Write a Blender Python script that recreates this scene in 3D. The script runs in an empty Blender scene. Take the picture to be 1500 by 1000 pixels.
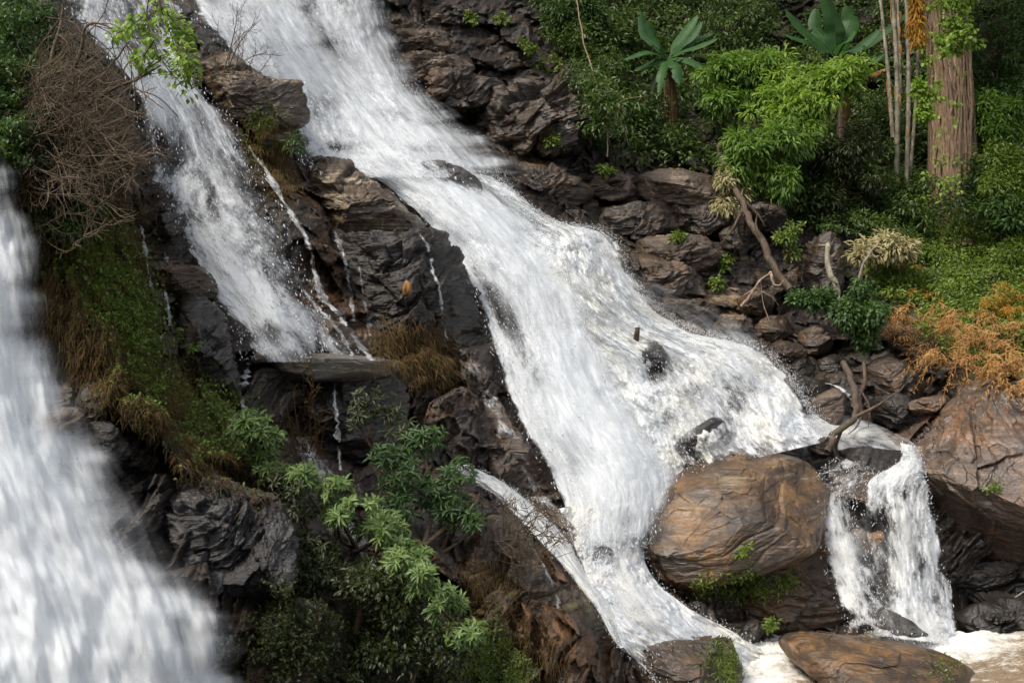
import bpy, math, random
import numpy as np
from mathutils import Vector

sc = bpy.context.scene
C = sc.collection
# ------------------------------------------------------------------ camera, world, sun
F = 2000.0                      # focal length in photo pixels (photo is 1500 x 1000)
PITCH = math.radians(2.0)       # looking slightly down
cam_d = bpy.data.cameras.new('camera'); cam = bpy.data.objects.new('camera', cam_d); C.objects.link(cam)
cam_d.sensor_width = 36.0; cam_d.lens = 36.0 * F / 1500.0
cam_d.clip_start = 0.1; cam_d.clip_end = 500
cam.rotation_euler = (math.pi / 2 - PITCH, 0, 0)
sc.camera = cam
SUN_EL, SUN_AZ = math.radians(52), math.radians(-128)   # azimuth from +Y, clockwise positive
world = bpy.data.worlds.new('World'); sc.world = world; world.use_nodes = True
wn = world.node_tree; bg = wn.nodes['Background']
sky = wn.nodes.new('ShaderNodeTexSky'); sky.sky_type = 'NISHITA'; sky.sun_disc = False
sky.sun_elevation = SUN_EL; sky.sun_rotation = SUN_AZ; sky.air_density = 1.0; sky.dust_density = 3.0; sky.ozone_density = 1.0
hsv = wn.nodes.new('ShaderNodeHueSaturation'); hsv.inputs['Saturation'].default_value = .32
wn.links.new(sky.outputs[0], hsv.inputs['Color']); wn.links.new(hsv.outputs[0], bg.inputs[0]); bg.inputs[1].default_value = 0.15
sun_d = bpy.data.lights.new('sun', 'SUN'); sun_d.energy = 1.7; sun_d.angle = math.radians(14); sun_d.color = (1.0, 0.92, 0.79)
sun = bpy.data.objects.new('sun', sun_d); C.objects.link(sun)
sdv = Vector((math.sin(SUN_AZ) * math.cos(SUN_EL), math.cos(SUN_AZ) * math.cos(SUN_EL), math.sin(SUN_EL)))
sun.rotation_euler = sdv.to_track_quat('Z', 'Y').to_euler()
sc.view_settings.view_transform = 'Standard'; sc.view_settings.look = 'None'
sc.view_settings.exposure = 0.97; sc.view_settings.gamma = 1.0
sc.cycles.transparent_max_bounces = 20; sc.cycles.max_bounces = 6; sc.cycles.volume_bounces = 1
sc.cycles.diffuse_bounces = 3; sc.cycles.glossy_bounces = 2; sc.cycles.transmission_bounces = 3
sc.cycles.caustics_reflective = False; sc.cycles.caustics_refractive = False

cp, sp = math.cos(PITCH), math.sin(PITCH)
f32 = np.float32
def P(px, py, d):
    """photo pixel + distance along the view axis -> world point"""
    px, py, d = np.broadcast_arrays(np.asarray(px, float), np.asarray(py, float), np.asarray(d, float))
    x = (px - 750) / F * d; u = (500 - py) / F * d
    return np.stack([x, d * cp + u * sp, -d * sp + u * cp], -1)
def unP(v):
    y, z = v[..., 1], v[..., 2]
    d = y * cp - z * sp; u = y * sp + z * cp
    return v[..., 0] / d * F + 750, 500 - u / d * F, d
VIEW = np.array([0, cp, -sp])

# ------------------------------------------------------------------ numpy noise
_G = np.array([[1,1,0],[-1,1,0],[1,-1,0],[-1,-1,0],[1,0,1],[-1,0,1],[1,0,-1],[-1,0,-1],[0,1,1],[0,-1,1],[0,1,-1],[0,-1,-1],[1,1,0],[-1,1,0],[0,-1,1],[0,-1,-1]], f32)
def hsh(x, y, z, seed):
    h = (x.astype(np.int64) * 374761393 + y.astype(np.int64) * 668265263 + z.astype(np.int64) * 2147483647 + seed * 974711) & 0xffffffff
    h = ((h ^ (h >> 13)) * 1274126177) & 0xffffffff
    h = ((h ^ (h >> 16)) * 2246822519) & 0xffffffff
    return h ^ (h >> 15)
def perlin(p, seed=0):
    p = np.asarray(p, f32); i = np.floor(p); f = p - i; i = i.astype(np.int64)
    w = f * f * f * (f * (f * 6 - 15) + 10)
    out = 0
    for a in (0, 1):
        wa = w[..., 0] if a else 1 - w[..., 0]
        for b in (0, 1):
            wb = w[..., 1] if b else 1 - w[..., 1]
            for c in (0, 1):
                wc = w[..., 2] if c else 1 - w[..., 2]
                g = _G[hsh(i[..., 0] + a, i[..., 1] + b, i[..., 2] + c, seed) & 15]
                out = out + wa * wb * wc * (g[..., 0] * (f[..., 0] - a) + g[..., 1] * (f[..., 1] - b) + g[..., 2] * (f[..., 2] - c))
    return out
def fbm(p, octv=4, seed=0, gain=0.5, lac=2.1):
    s = 0; a = 1.0; p = np.asarray(p, f32)
    for k in range(octv):
        s = s + a * perlin(p, seed + k * 17); p = p * lac + 3.7; a *= gain
    return s
def ridged(p, octv=4, seed=0):
    s = 0; a = 1.0; p = np.asarray(p, f32)
    for k in range(octv):
        s = s + a * (0.5 - np.abs(perlin(p, seed + k * 31)) * 2); p = p * 2.15 + 1.3; a *= 0.5
    return s
def voro(p, seed=0):
    p = np.asarray(p, f32); i = np.floor(p).astype(np.int64)
    f1 = np.full(p.shape[:-1], 9, f32); f2 = f1.copy(); idd = np.zeros(p.shape[:-1], np.int64); vec = np.zeros(p.shape, f32)
    for a in (-1, 0, 1):
        for b in (-1, 0, 1):
            for c in (-1, 0, 1):
                x, y, z = i[..., 0] + a, i[..., 1] + b, i[..., 2] + c
                h = hsh(x, y, z, seed)
                q = np.stack([x + (h & 1023) / 1023., y + ((h >> 10) & 1023) / 1023., z + ((h >> 20) & 1023) / 1023.], -1).astype(f32)
                dv = p - q; dd = np.sqrt((dv * dv).sum(-1))
                m = dd < f1
                f2 = np.where(m, f1, np.minimum(f2, dd)); f1 = np.where(m, dd, f1); idd = np.where(m, h, idd); vec = np.where(m[..., None], dv, vec)
    return f1, f2, idd, vec
def sm(a, b, x):
    t = np.clip((x - a) / (b - a), 0, 1); return t * t * (3 - 2 * t)

def rock_disp(q, sdir, scale, seed=0, rough=1.0):
    """height of broken, layered rock at world points q (metres, positive is outward)"""
    q = np.asarray(q, f32); sdir = np.asarray(sdir, f32) / np.linalg.norm(sdir)
    w = q + 0.30 * scale * np.stack([perlin(q / scale * .8, seed + k) + .30 * perlin(q / scale * 2.3, seed + 20 + k) + .07 * perlin(q / scale * 6.1, seed + 40 + k) for k in (1, 2, 3)], -1)
    s = w @ sdir
    out = 0
    for k, (sc_, am) in enumerate(((1.0, 1.0), (0.3, 0.36))):
        S = scale * sc_
        qb = (w + sdir * (s * 1.6)[..., None]) / S
        f1, f2, idd, vec = voro(qb, seed + 11 + k)
        r1 = ((idd >> 5) & 255) / 255. - .5
        tv = np.stack([((idd >> 3) & 127) / 127. - .5, ((idd >> 9) & 127) / 127. - .5, ((idd >> 15) & 127) / 127. - .5], -1)
        out = out + am * scale * (0.26 * r1 + 0.55 * (tv * vec).sum(-1) - 0.07 * np.exp(-(f2 - f1) / 0.04))
    t = s / (0.16 * scale) + 0.9 * perlin(q / scale * .6, seed + 5)
    fl = np.floor(t); fr = t - fl
    hh = (hsh(fl.astype(np.int64), fl.astype(np.int64) * 3, fl.astype(np.int64), seed) & 1023) / 1023.
    out = out + scale * 0.085 * (hh - .5) * sm(0, .10, fr) * sm(1, .9, fr) + scale * 0.05 * fr * sm(1, .93, fr)
    qs = q + sdir * (q @ sdir * 2.2)[..., None]
    out = out + rough * (0.045 * scale * ridged(qs / (0.5 * scale), 4, seed + 7) + 0.02 * fbm(qs / 0.10, 3, seed + 8))
    return out

# ------------------------------------------------------------------ mesh helpers
rng = np.random.default_rng(7)
class Acc:
    def __init__(s): s.v = []; s.f3 = []; s.f4 = []; s.t = []; s.n = 0
    def add(s, v, f, t=0.5):
        v = np.asarray(v, float).reshape(-1, 3); f = np.asarray(f, np.int64)
        (s.f3 if f.shape[1] == 3 else s.f4).append(f + s.n)
        s.v.append(v); s.t.append(np.broadcast_to(np.asarray(t, float).reshape(-1), (len(v),)) if np.ndim(t) else np.full(len(v), float(t))); s.n += len(v)
    def add2(s, v, f3, f4, t):
        s.f3.append(np.asarray(f3) + s.n); s.add(v, f4, t)
ALL = {}
def mk(name, v, f3, f4, mat, parent=None, smooth=True, attrs=None, uv=None, origin=None):
    v = np.asarray(v, float)
    if origin is None:
        if parent is not None: origin = np.array(parent.location)
        else:
            origin = v.mean(0)
            if not np.isfinite(origin).all(): origin = np.zeros(3)
    me = bpy.data.meshes.new(name)
    f3 = np.zeros((0, 3), int) if f3 is None or len(f3) == 0 else np.asarray(f3); f4 = np.zeros((0, 4), int) if f4 is None or len(f4) == 0 else np.asarray(f4)
    nl = len(f3) * 3 + len(f4) * 4; nf = len(f3) + len(f4)
    me.vertices.add(len(v)); me.vertices.foreach_set('co', (v - origin).astype(f32).ravel())
    me.loops.add(nl); me.loops.foreach_set('vertex_index', np.concatenate([f3.ravel(), f4.ravel()]).astype(np.int32))
    me.polygons.add(nf)
    me.polygons.foreach_set('loop_start', np.concatenate([np.arange(len(f3)) * 3, len(f3) * 3 + np.arange(len(f4)) * 4]).astype(np.int32))
    me.polygons.foreach_set('use_smooth', np.full(nf, smooth))
    if uv is not None:
        l = me.uv_layers.new(name='UVMap')
        idx = np.concatenate([f3.ravel(), f4.ravel()])
        l.data.foreach_set('uv', np.asarray(uv, f32)[idx].ravel())
    for k, a in (attrs or {}).items():
        at = me.attributes.new(k, 'FLOAT', 'POINT'); at.data.foreach_set('value', np.asarray(a, f32))
    me.update(calc_edges=True)
    me.materials.append(mat)
    o = bpy.data.objects.new(name, me); C.objects.link(o)
    if parent is not None: o.parent = parent
    else: o.location = origin
    return o
def mka(name, acc, mat, parent=None, smooth=True):
    f3 = np.concatenate(acc.f3) if acc.f3 else None; f4 = np.concatenate(acc.f4) if acc.f4 else None
    return mk(name, np.concatenate(acc.v), f3, f4, mat, parent, smooth, {'tint': np.concatenate(acc.t)})
def tag(o, label=None, cat=None, group=None, kind=None):
    if label: o['label'] = label
    if cat: o['category'] = cat
    if group: o['group'] = group
    if kind: o['kind'] = kind
    return o
def thing(name, loc, label, cat, group=None):
    o = bpy.data.objects.new(name, None); C.objects.link(o); o.location = tuple(float(a) for a in loc); o.empty_display_size = .2
    return tag(o, label, cat, group)
def grid_faces(nr, nc, wrap=False):
    r = np.arange(nr - 1)[:, None]; c = np.arange(nc if wrap else nc - 1)[None]
    a = r * nc + c; b = r * nc + (c + 1) % nc
    return np.stack([a, b, b + nc, a + nc], -1).reshape(-1, 4)
def tube(acc, pts, rad, sides=5, t=0.5, cap=True):
    pts = np.asarray(pts, float); n = len(pts); rad = np.broadcast_to(np.asarray(rad, float), (n,))
    tg = np.gradient(pts, axis=0); tg /= np.linalg.norm(tg, axis=1, keepdims=True) + 1e-9
    ref = np.array([.13, .97, .21]) if abs(tg[0] @ np.array([.13, .97, .21])) < .9 else np.array([1., 0, 0])
    x = np.cross(tg, ref); x /= np.linalg.norm(x, axis=1, keepdims=True) + 1e-9; y = np.cross(tg, x)
    a = np.arange(sides) / sides * 2 * np.pi
    v = pts[:, None] + rad[:, None, None] * (np.cos(a)[None, :, None] * x[:, None] + np.sin(a)[None, :, None] * y[:, None])
    f = grid_faces(n, sides, True)
    acc.add(v.reshape(-1, 3), f, t)
def curve(ctrl, n):
    """smooth curve through control points"""
    c = np.asarray(ctrl, float); k = len(c)
    if k == 2: return c[0] + (c[1] - c[0]) * np.linspace(0, 1, n)[:, None]
    t = np.linspace(0, k - 1, n); i = np.clip(t.astype(int), 0, k - 2); u = (t - i)[:, None]
    p = np.concatenate([[2 * c[0] - c[1]], c, [2 * c[-1] - c[-2]]])
    p0, p1, p2, p3 = p[i], p[i + 1], p[i + 2], p[i + 3]
    return .5 * (2 * p1 + (p2 - p0) * u + (2 * p0 - 5 * p1 + 4 * p2 - p3) * u * u + (3 * p1 - p0 - 3 * p2 + p3) * u ** 3)
def nrm(a): return a / (np.linalg.norm(a, axis=-1, keepdims=True) + 1e-9)
# leaf templates: x across, y along, z up
LEAF = (np.array([[0,0,0],[-.5,.38,.10],[0,.38,0],[.5,.38,.10],[-.36,.72,.05],[0,.72,-.03],[.36,.72,.05],[0,1,-.16]]),
        np.array([[0,2,1],[0,3,2],[4,5,7],[5,6,7]]), np.array([[1,2,5,4],[2,3,6,5]]))
DIAM = (np.array([[0,0,0],[-.5,.45,.12],[.5,.45,.12],[0,1,-.12],[0,.5,-.02]]), np.array([[0,4,1],[0,2,4],[1,4,3],[4,2,3]]), np.zeros((0, 4), int))
BLADE = (np.array([[-.5,0,0],[.5,0,0],[-.42,.35,.16],[.42,.35,.16],[-.28,.7,.12],[.28,.7,.12],[0,1,-.12]]),
         np.array([[4,5,6]]), np.array([[0,1,3,2],[2,3,5,4]]))
TETR = (np.array([[0,-.5,0],[-.5,0,-.1],[.5,0,-.1],[0,0,.17],[0,.5,0]]), np.array([[0,2,1],[0,3,2],[0,1,3],[4,1,2],[4,2,3],[4,3,1]]), np.zeros((0, 4), int))
def batch(acc, tpl, pos, d, n0, L, W, tint):
    """many copies of a template: pos (N,3), direction d, rough normal n0, length L, width W"""
    tv, f3, f4 = tpl; N = len(pos); k = len(tv)
    d = nrm(d); x = nrm(np.cross(d, n0)); z = np.cross(x, d)
    L = np.broadcast_to(L, (N,)); W = np.broadcast_to(W, (N,))
    v = pos[:, None] + tv[None, :, 0, None] * (x * W[:, None])[:, None] + tv[None, :, 1, None] * (d * L[:, None])[:, None] + tv[None, :, 2, None] * (z * L[:, None])[:, None]
    off = (np.arange(N) * k)[:, None, None]
    t = np.repeat(np.broadcast_to(tint, (N,)), k)
    if len(f4):
        acc.f3.append((f3[None] + off).reshape(-1, 3) + acc.n); acc.add(v.reshape(-1, 3), (f4[None] + off).reshape(-1, 4), t)
    else: acc.add(v.reshape(-1, 3), (f3[None] + off).reshape(-1, 3), t)
def rdir(n): return nrm(rng.normal(size=(n, 3)))

def inpoly(px, py, poly):
    r = np.zeros(px.shape, bool); poly = np.asarray(poly, float); n = len(poly)
    for i in range(n):
        x0, y0 = poly[i]; x1, y1 = poly[(i + 1) % n]
        c = ((y0 > py) != (y1 > py))
        with np.errstate(divide='ignore', invalid='ignore'):
            xi = (x1 - x0) * (py - y0) / (y1 - y0 + 1e-12) + x0
        r ^= c & (px < xi)
    return r
def samp(poly, n):
    poly = np.asarray(poly, float); lo, hi = poly.min(0), poly.max(0); out = []
    tot = 0
    while tot < n:
        q = lo + (hi - lo) * rng.random((n * 2, 2)); q = q[inpoly(q[:, 0], q[:, 1], poly)]; out.append(q); tot += len(q)
    return np.concatenate(out)[:n]
# regional fields over the picture area, for the ground's stone tones, one painted recess shade, moss and where water runs
FX0, FY0, FS, FW, FH = -200, -200, 5., 381, 281
_fx, _fy = np.meshgrid(FX0 + np.arange(FW) * FS, FY0 + np.arange(FH) * FS)
def box(a, r):
    for ax in (0, 1):
        for _ in range(2):
            k = int(r); pad = [(0, 0), (0, 0)]; pad[ax] = (k + 1, k)
            c = np.cumsum(np.pad(a, pad, mode='edge'), axis=ax)
            n = a.shape[ax]
            a = (np.take(c, np.arange(2 * k + 1, 2 * k + 1 + n), axis=ax) - np.take(c, np.arange(0, n), axis=ax)) / (2 * k + 1)
    return a
def field(items, blur=3):
    a = np.zeros((FH, FW))
    for poly, val in items: a = np.where(inpoly(_fx, _fy, poly), val, a)
    return box(a, blur)
def fsamp(a, px, py):
    x = np.clip((np.asarray(px) - FX0) / FS, 0, FW - 1.001); y = np.clip((np.asarray(py) - FY0) / FS, 0, FH - 1.001)
    i, j = x.astype(int), y.astype(int); u, w = x - i, y - j
    return (a[j, i] * (1 - u) + a[j, i + 1] * u) * (1 - w) + (a[j + 1, i] * (1 - u) + a[j + 1, i + 1] * u) * w

# ------------------------------------------------------------------ materials
def newmat(name):
    m = bpy.data.materials.new(name); m.use_nodes = True; nt = m.node_tree; nt.nodes.clear()
    return m, nt, nt.nodes.new
def link(nt, a, b): nt.links.new(a, b)
def mathn(nt, op, a, b=None, c=None, clamp=False):
    n = nt.nodes.new('ShaderNodeMath'); n.operation = op; n.use_clamp = clamp
    for i, x in enumerate((a, b, c)):
        if x is None: continue
        if isinstance(x, (int, float)): n.inputs[i].default_value = x
        else: nt.links.new(x, n.inputs[i])
    return n.outputs[0]
def noise(nt, vec, scale, detail=4, rough=.55, dist=0, lac=2.0):
    n = nt.nodes.new('ShaderNodeTexNoise'); n.inputs['Scale'].default_value = scale; n.inputs['Detail'].default_value = detail
    n.inputs['Roughness'].default_value = rough; n.inputs['Distortion'].default_value = dist; n.inputs['Lacunarity'].default_value = lac
    nt.links.new(vec, n.inputs['Vector']); return n.outputs[0]
def ramp(nt, fac, stops, interp='LINEAR'):
    n = nt.nodes.new('ShaderNodeValToRGB'); n.color_ramp.interpolation = interp; e = n.color_ramp.elements
    while len(e) < len(stops): e.new(.5)
    for i, (p, c) in enumerate(stops):
        e[i].position = p; e[i].color = (c, c, c, 1) if isinstance(c, (int, float)) else (*c, 1)
    nt.links.new(fac, n.inputs[0]); return n.outputs[0]
def mixc(nt, fac, a, b, mode='MIX'):
    n = nt.nodes.new('ShaderNodeMix'); n.data_type = 'RGBA'; n.blend_type = mode
    for s, x in ((0, fac), (6, a), (7, b)):
        if isinstance(x, (int, float)): n.inputs[s].default_value = x
        elif isinstance(x, tuple): n.inputs[s].default_value = (*x, 1)
        else: nt.links.new(x, n.inputs[s])
    return n.outputs[2]
def attr(nt, name):
    n = nt.nodes.new('ShaderNodeAttribute'); n.attribute_name = name; return n.outputs['Fac']
def wpos(nt):
    n = nt.nodes.new('ShaderNodeNewGeometry'); return n.outputs['Position']
def mapping(nt, vec, rot=(0, 0, 0), scl=(1, 1, 1)):
    n = nt.nodes.new('ShaderNodeMapping'); n.inputs['Rotation'].default_value = rot; n.inputs['Scale'].default_value = scl
    nt.links.new(vec, n.inputs[0]); return n.outputs[0]
ROCKM = {}
def rockmat(name, dark=(.014, .011, .009), mid=(.070, .043, .025), light=(.30, .21, .13), light_amt=.35, ochre=(.19, .085, .022), ochre_amt=.2,
            wet=.5, tilt=.38, moss=0.0, band=.5, use_attr=False, bump=1.0, lay=1.0, coat=1.0):
    m, nt, new = newmat(name)
    pos = wpos(nt)
    st = mapping(nt, pos, (0, tilt, 0.15), (.55, .8, 3.2))      # stretched along the layers
    n_big = noise(nt, st, .8, 5, .6, .4); n_med = noise(nt, st, 3.2, 6, .62, .5); n_fin = noise(nt, mapping(nt, pos, (0, tilt, .1), (.7, 1, 1.6)), 17, 6, .72, .3)
    n_lay = noise(nt, mapping(nt, pos, (0, tilt, .15), (.25, .4, 9.0)), 1.6, 5, .6, .6)
    base = mixc(nt, ramp(nt, n_med, [(.33, 0.), (.62, 1.)]), dark, mid)
    amt = light_amt
    lm = mathn(nt, 'ADD', mathn(nt, 'MULTIPLY', n_big, .6), mathn(nt, 'MULTIPLY', n_lay, .45))
    if use_attr: lm = mathn(nt, 'ADD', lm, mathn(nt, 'MULTIPLY', mathn(nt, 'SUBTRACT', attr(nt, 'pale'), .5), .22))
    lo = .70 - amt * .3
    base = mixc(nt, ramp(nt, lm, [(lo, 0.), (lo + .1, 1.)]), base, light)
    om = mathn(nt, 'ADD', mathn(nt, 'MULTIPLY', noise(nt, pos, 1.1, 5, .6, .3), .7), mathn(nt, 'MULTIPLY', n_fin, .25))
    if use_attr: om = mathn(nt, 'ADD', om, mathn(nt, 'MULTIPLY', mathn(nt, 'SUBTRACT', attr(nt, 'warm'), .5), .3))
    lo = .66 - ochre_amt * .35
    base = mixc(nt, ramp(nt, om, [(lo, 0.), (lo + .16, .8)]), base, ochre)
    if band > 0:
        base = mixc(nt, ramp(nt, n_lay, [(.42 - .05, band), (.5, 0.)]), base, (dark[0] * .7, dark[1] * .7, dark[2] * .7))
    base = mixc(nt, ramp(nt, noise(nt, pos, 1.9, 6, .68, .8), [(.44, .75), (.56, 0.)]), base, (dark[0] * 1.3, dark[1] * 1.3, dark[2] * 1.3))
    base = mixc(nt, ramp(nt, n_fin, [(.3, .45), (.6, 0.)]), base, (dark[0] * .6, dark[1] * .6, dark[2] * .6))
    if moss or use_attr:
        g = nt.nodes.new('ShaderNodeNewGeometry'); sx = nt.nodes.new('ShaderNodeSeparateXYZ'); link(nt, g.outputs['Normal'], sx.inputs[0])
        mm = mathn(nt, 'ADD', mathn(nt, 'MULTIPLY', noise(nt, pos, 2.3, 6, .7), 1.0), mathn(nt, 'MULTIPLY', sx.outputs[2], .12))
        mm = mathn(nt, 'ADD', mm, mathn(nt, 'MULTIPLY', attr(nt, 'moss'), .30) if use_attr else moss * .4)
        mc = mixc(nt, ramp(nt, noise(nt, pos, 9, 4), [(.35, 0.), (.65, 1.)]), (.035, .045, .012), (.10, .085, .02))
        base = mixc(nt, ramp(nt, mm, [(.72, 0.), (.86, .9)]), base, mc)
    wn_ = noise(nt, st, 1.7, 3, .5)
    ro = ramp(nt, wn_, [(.35, .62 - .38 * wet), (.65, .85 - .30 * wet)])
    b1 = new('ShaderNodeBump'); b1.inputs['Strength'].default_value = .7 * bump; b1.inputs['Distance'].default_value = .09; link(nt, n_med, b1.inputs['Height'])
    b2 = new('ShaderNodeBump'); b2.inputs['Strength'].default_value = .75 * bump * lay; b2.inputs['Distance'].default_value = .055; link(nt, n_lay, b2.inputs['Height']); link(nt, b1.outputs[0], b2.inputs['Normal'])
    b3 = new('ShaderNodeBump'); b3.inputs['Strength'].default_value = .7 * bump; b3.inputs['Distance'].default_value = .03; link(nt, n_fin, b3.inputs['Height']); link(nt, b2.outputs[0], b3.inputs['Normal'])
    p = new('ShaderNodeBsdfPrincipled'); link(nt, base, p.inputs['Base Color']); link(nt, ro, p.inputs['Roughness']); link(nt, b3.outputs[0], p.inputs['Normal'])
    p.inputs['Specular IOR Level'].default_value = .35 + .35 * wet
    link(nt, ramp(nt, noise(nt, pos, 1.3, 3, .5), [(.35, .1 * wet * coat), (.62, .75 * wet * coat)]), p.inputs['Coat Weight']); p.inputs['Coat Roughness'].default_value = .2; p.inputs['Coat IOR'].default_value = 1.45
    link(nt, b2.outputs[0], p.inputs['Coat Normal'])
    out = new('ShaderNodeOutputMaterial'); link(nt, p.outputs[0], out.inputs[0])
    return m
M = {}
M['terrain'] = rockmat('layered_rock', use_attr=True, light_amt=.36, ochre_amt=.42, wet=.8, coat=.7, bump=1.1)
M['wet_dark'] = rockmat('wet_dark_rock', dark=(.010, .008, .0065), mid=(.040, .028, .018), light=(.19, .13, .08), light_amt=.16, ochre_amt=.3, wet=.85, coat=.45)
M['brown'] = rockmat('brown_rock', dark=(.03, .02, .013), mid=(.105, .062, .033), light=(.33, .25, .16), light_amt=.30, ochre=(.24, .115, .03), ochre_amt=.5, wet=.65, tilt=.25)
M['gold'] = rockmat('golden_boulder', dark=(.018, .011, .007), mid=(.125, .070, .030), light=(.36, .28, .17), light_amt=.38, ochre=(.25, .125, .036), ochre_amt=.75, wet=.9, tilt=-.15, band=.35, bump=1.0, lay=.3)
M['redgrey'] = rockmat('reddish_grey_rock', dark=(.05, .035, .026), mid=(.16, .105, .07), light=(.34, .27, .20), light_amt=.34, ochre=(.28, .125, .045), ochre_amt=.55, wet=1.0, tilt=-.42, band=.4, bump=1.0, lay=.4)
M['slab'] = rockmat('pale_wet_slab', dark=(.08, .07, .055), mid=(.20, .175, .14), light=(.36, .32, .26), light_amt=.4, ochre_amt=.1, wet=1.0, tilt=0., band=.2, bump=.5)
M['tan'] = rockmat('tan_wet_ledge', dark=(.03, .019, .010), mid=(.15, .10, .055), light=(.46, .37, .25), light_amt=.5, ochre=(.26, .12, .03), ochre_amt=.45, wet=.9, tilt=.2, band=.5)
M['pale'] = rockmat('pale_tan_rock', dark=(.045, .032, .023), mid=(.17, .12, .082), light=(.42, .34, .26), light_amt=.42, ochre_amt=.25, wet=.35, tilt=.1, band=.4)
M['mossy'] = rockmat('mossy_brown_rock', dark=(.03, .019, .012), mid=(.10, .062, .034), light=(.30, .22, .13), light_amt=.33, ochre=(.20, .09, .022), ochre_amt=.55, wet=.5, moss=.25)
M['greywet'] = rockmat('wet_grey_rock', dark=(.02, .019, .019), mid=(.075, .065, .058), light=(.20, .17, .145), light_amt=.24, ochre_amt=.05, wet=.95, tilt=-.55, band=.5, bump=1.3, coat=.8)
M['greydry'] = rockmat('grey_brown_rock', dark=(.025, .018, .013), mid=(.105, .070, .045), light=(.30, .22, .145), light_amt=.34, ochre_amt=.45, wet=.7, tilt=.3)

def leafmat(name, a, b, c=None, trans=.3, rough=.42, spec=.4):
    m, nt, new = newmat(name)
    t = attr(nt, 'tint')
    stops = [(0., a), (.7, b)] + ([(.93, b), (1., c)] if c else [])
    col = ramp(nt, t, stops)
    g = new('ShaderNodeNewGeometry')
    n = noise(nt, g.outputs['Position'], 60, 2)
    col = mixc(nt, mathn(nt, 'MULTIPLY', n, .35), col, (a[0] * .6, a[1] * .6, a[2] * .6))
    p = new('ShaderNodeBsdfPrincipled'); link(nt, col, p.inputs['Base Color']); p.inputs['Roughness'].default_value = rough; p.inputs['Specular IOR Level'].default_value = spec
    tr = new('ShaderNodeBsdfTranslucent'); link(nt, mixc(nt, .5, col, (b[0] * 1.3, b[1] * 1.5, b[2])), tr.inputs[0])
    mx = new('ShaderNodeMixShader'); mx.inputs[0].default_value = trans; link(nt, p.outputs[0], mx.inputs[1]); link(nt, tr.outputs[0], mx.inputs[2])
    out = new('ShaderNodeOutputMaterial'); link(nt, mx.outputs[0], out.inputs[0]); return m
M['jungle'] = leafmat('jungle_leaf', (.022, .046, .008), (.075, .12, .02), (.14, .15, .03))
M['lime'] = leafmat('lime_leaf', (.09, .17, .018), (.25, .36, .05), (.40, .42, .09), trans=.45)
M['bush'] = leafmat('bush_leaf', (.05, .11, .015), (.15, .25, .035), (.28, .32, .06), trans=.4)
M['green'] = leafmat('green_leaf', (.022, .055, .010), (.065, .125, .022), (.19, .20, .04))
M['slope'] = leafmat('slope_leaf', (.05, .095, .012), (.16, .22, .03), (.34, .28, .05))
M['rhodo'] = leafmat('glossy_leaf', (.035, .075, .014), (.15, .22, .055), (.36, .28, .05), rough=.42, spec=.35, trans=.25)
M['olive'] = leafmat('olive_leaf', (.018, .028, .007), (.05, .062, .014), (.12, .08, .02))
M['banana'] = leafmat('banana_leaf', (.025, .075, .022), (.06, .14, .04), (.16, .22, .06), rough=.52, spec=.3, trans=.4)
M['dry'] = leafmat('dry_leaf', (.16, .075, .025), (.48, .27, .10), (.55, .42, .14), trans=.25, rough=.7, spec=.1)
M['straw'] = leafmat('straw_leaf', (.22, .18, .09), (.42, .37, .20), (.30, .34, .10), trans=.25, rough=.7, spec=.1)
M['deadgrass'] = leafmat('brown_grass', (.035, .022, .010), (.10, .062, .024), (.10, .12, .03), trans=.15, rough=.8, spec=.1)
M['orange'] = leafmat('orange_leaf', (.22, .10, .02), (.48, .27, .05), (.45, .36, .08), trans=.35, rough=.6, spec=.1)
def barkmat(name, a, b, sz=14, zs=.15):
    m, nt, new = newmat(name); pos = wpos(nt)
    n1 = noise(nt, mapping(nt, pos, scl=(1, 1, zs)), sz, 5, .65, .3); n2 = noise(nt, pos, 3, 4)
    col = mixc(nt, ramp(nt, n1, [(.35, 0.), (.65, 1.)]), a, b); col = mixc(nt, ramp(nt, n2, [(.5, 0.), (.7, .4)]), col, (.05, .06, .02))
    bm = new('ShaderNodeBump'); bm.inputs['Strength'].default_value = .6; bm.inputs['Distance'].default_value = .03; link(nt, n1, bm.inputs['Height'])
    p = new('ShaderNodeBsdfPrincipled'); link(nt, col, p.inputs['Base Color']); p.inputs['Roughness'].default_value = .8; link(nt, bm.outputs[0], p.inputs['Normal'])
    out = new('ShaderNodeOutputMaterial'); link(nt, p.outputs[0], out.inputs[0]); return m
M['bark'] = barkmat('bark', (.13, .08, .055), (.42, .29, .21))
M['twig'] = barkmat('twig', (.03, .019, .011), (.125, .08, .042), 30, 1)
M['wood'] = barkmat('wet_driftwood', (.03, .02, .014), (.11, .07, .045))
M['root'] = barkmat('hanging_root', (.10, .06, .035), (.26, .17, .10), 25, .3)
M['cane'] = barkmat('pale_cane', (.06, .055, .035), (.30, .26, .19), 8, .5)

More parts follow.
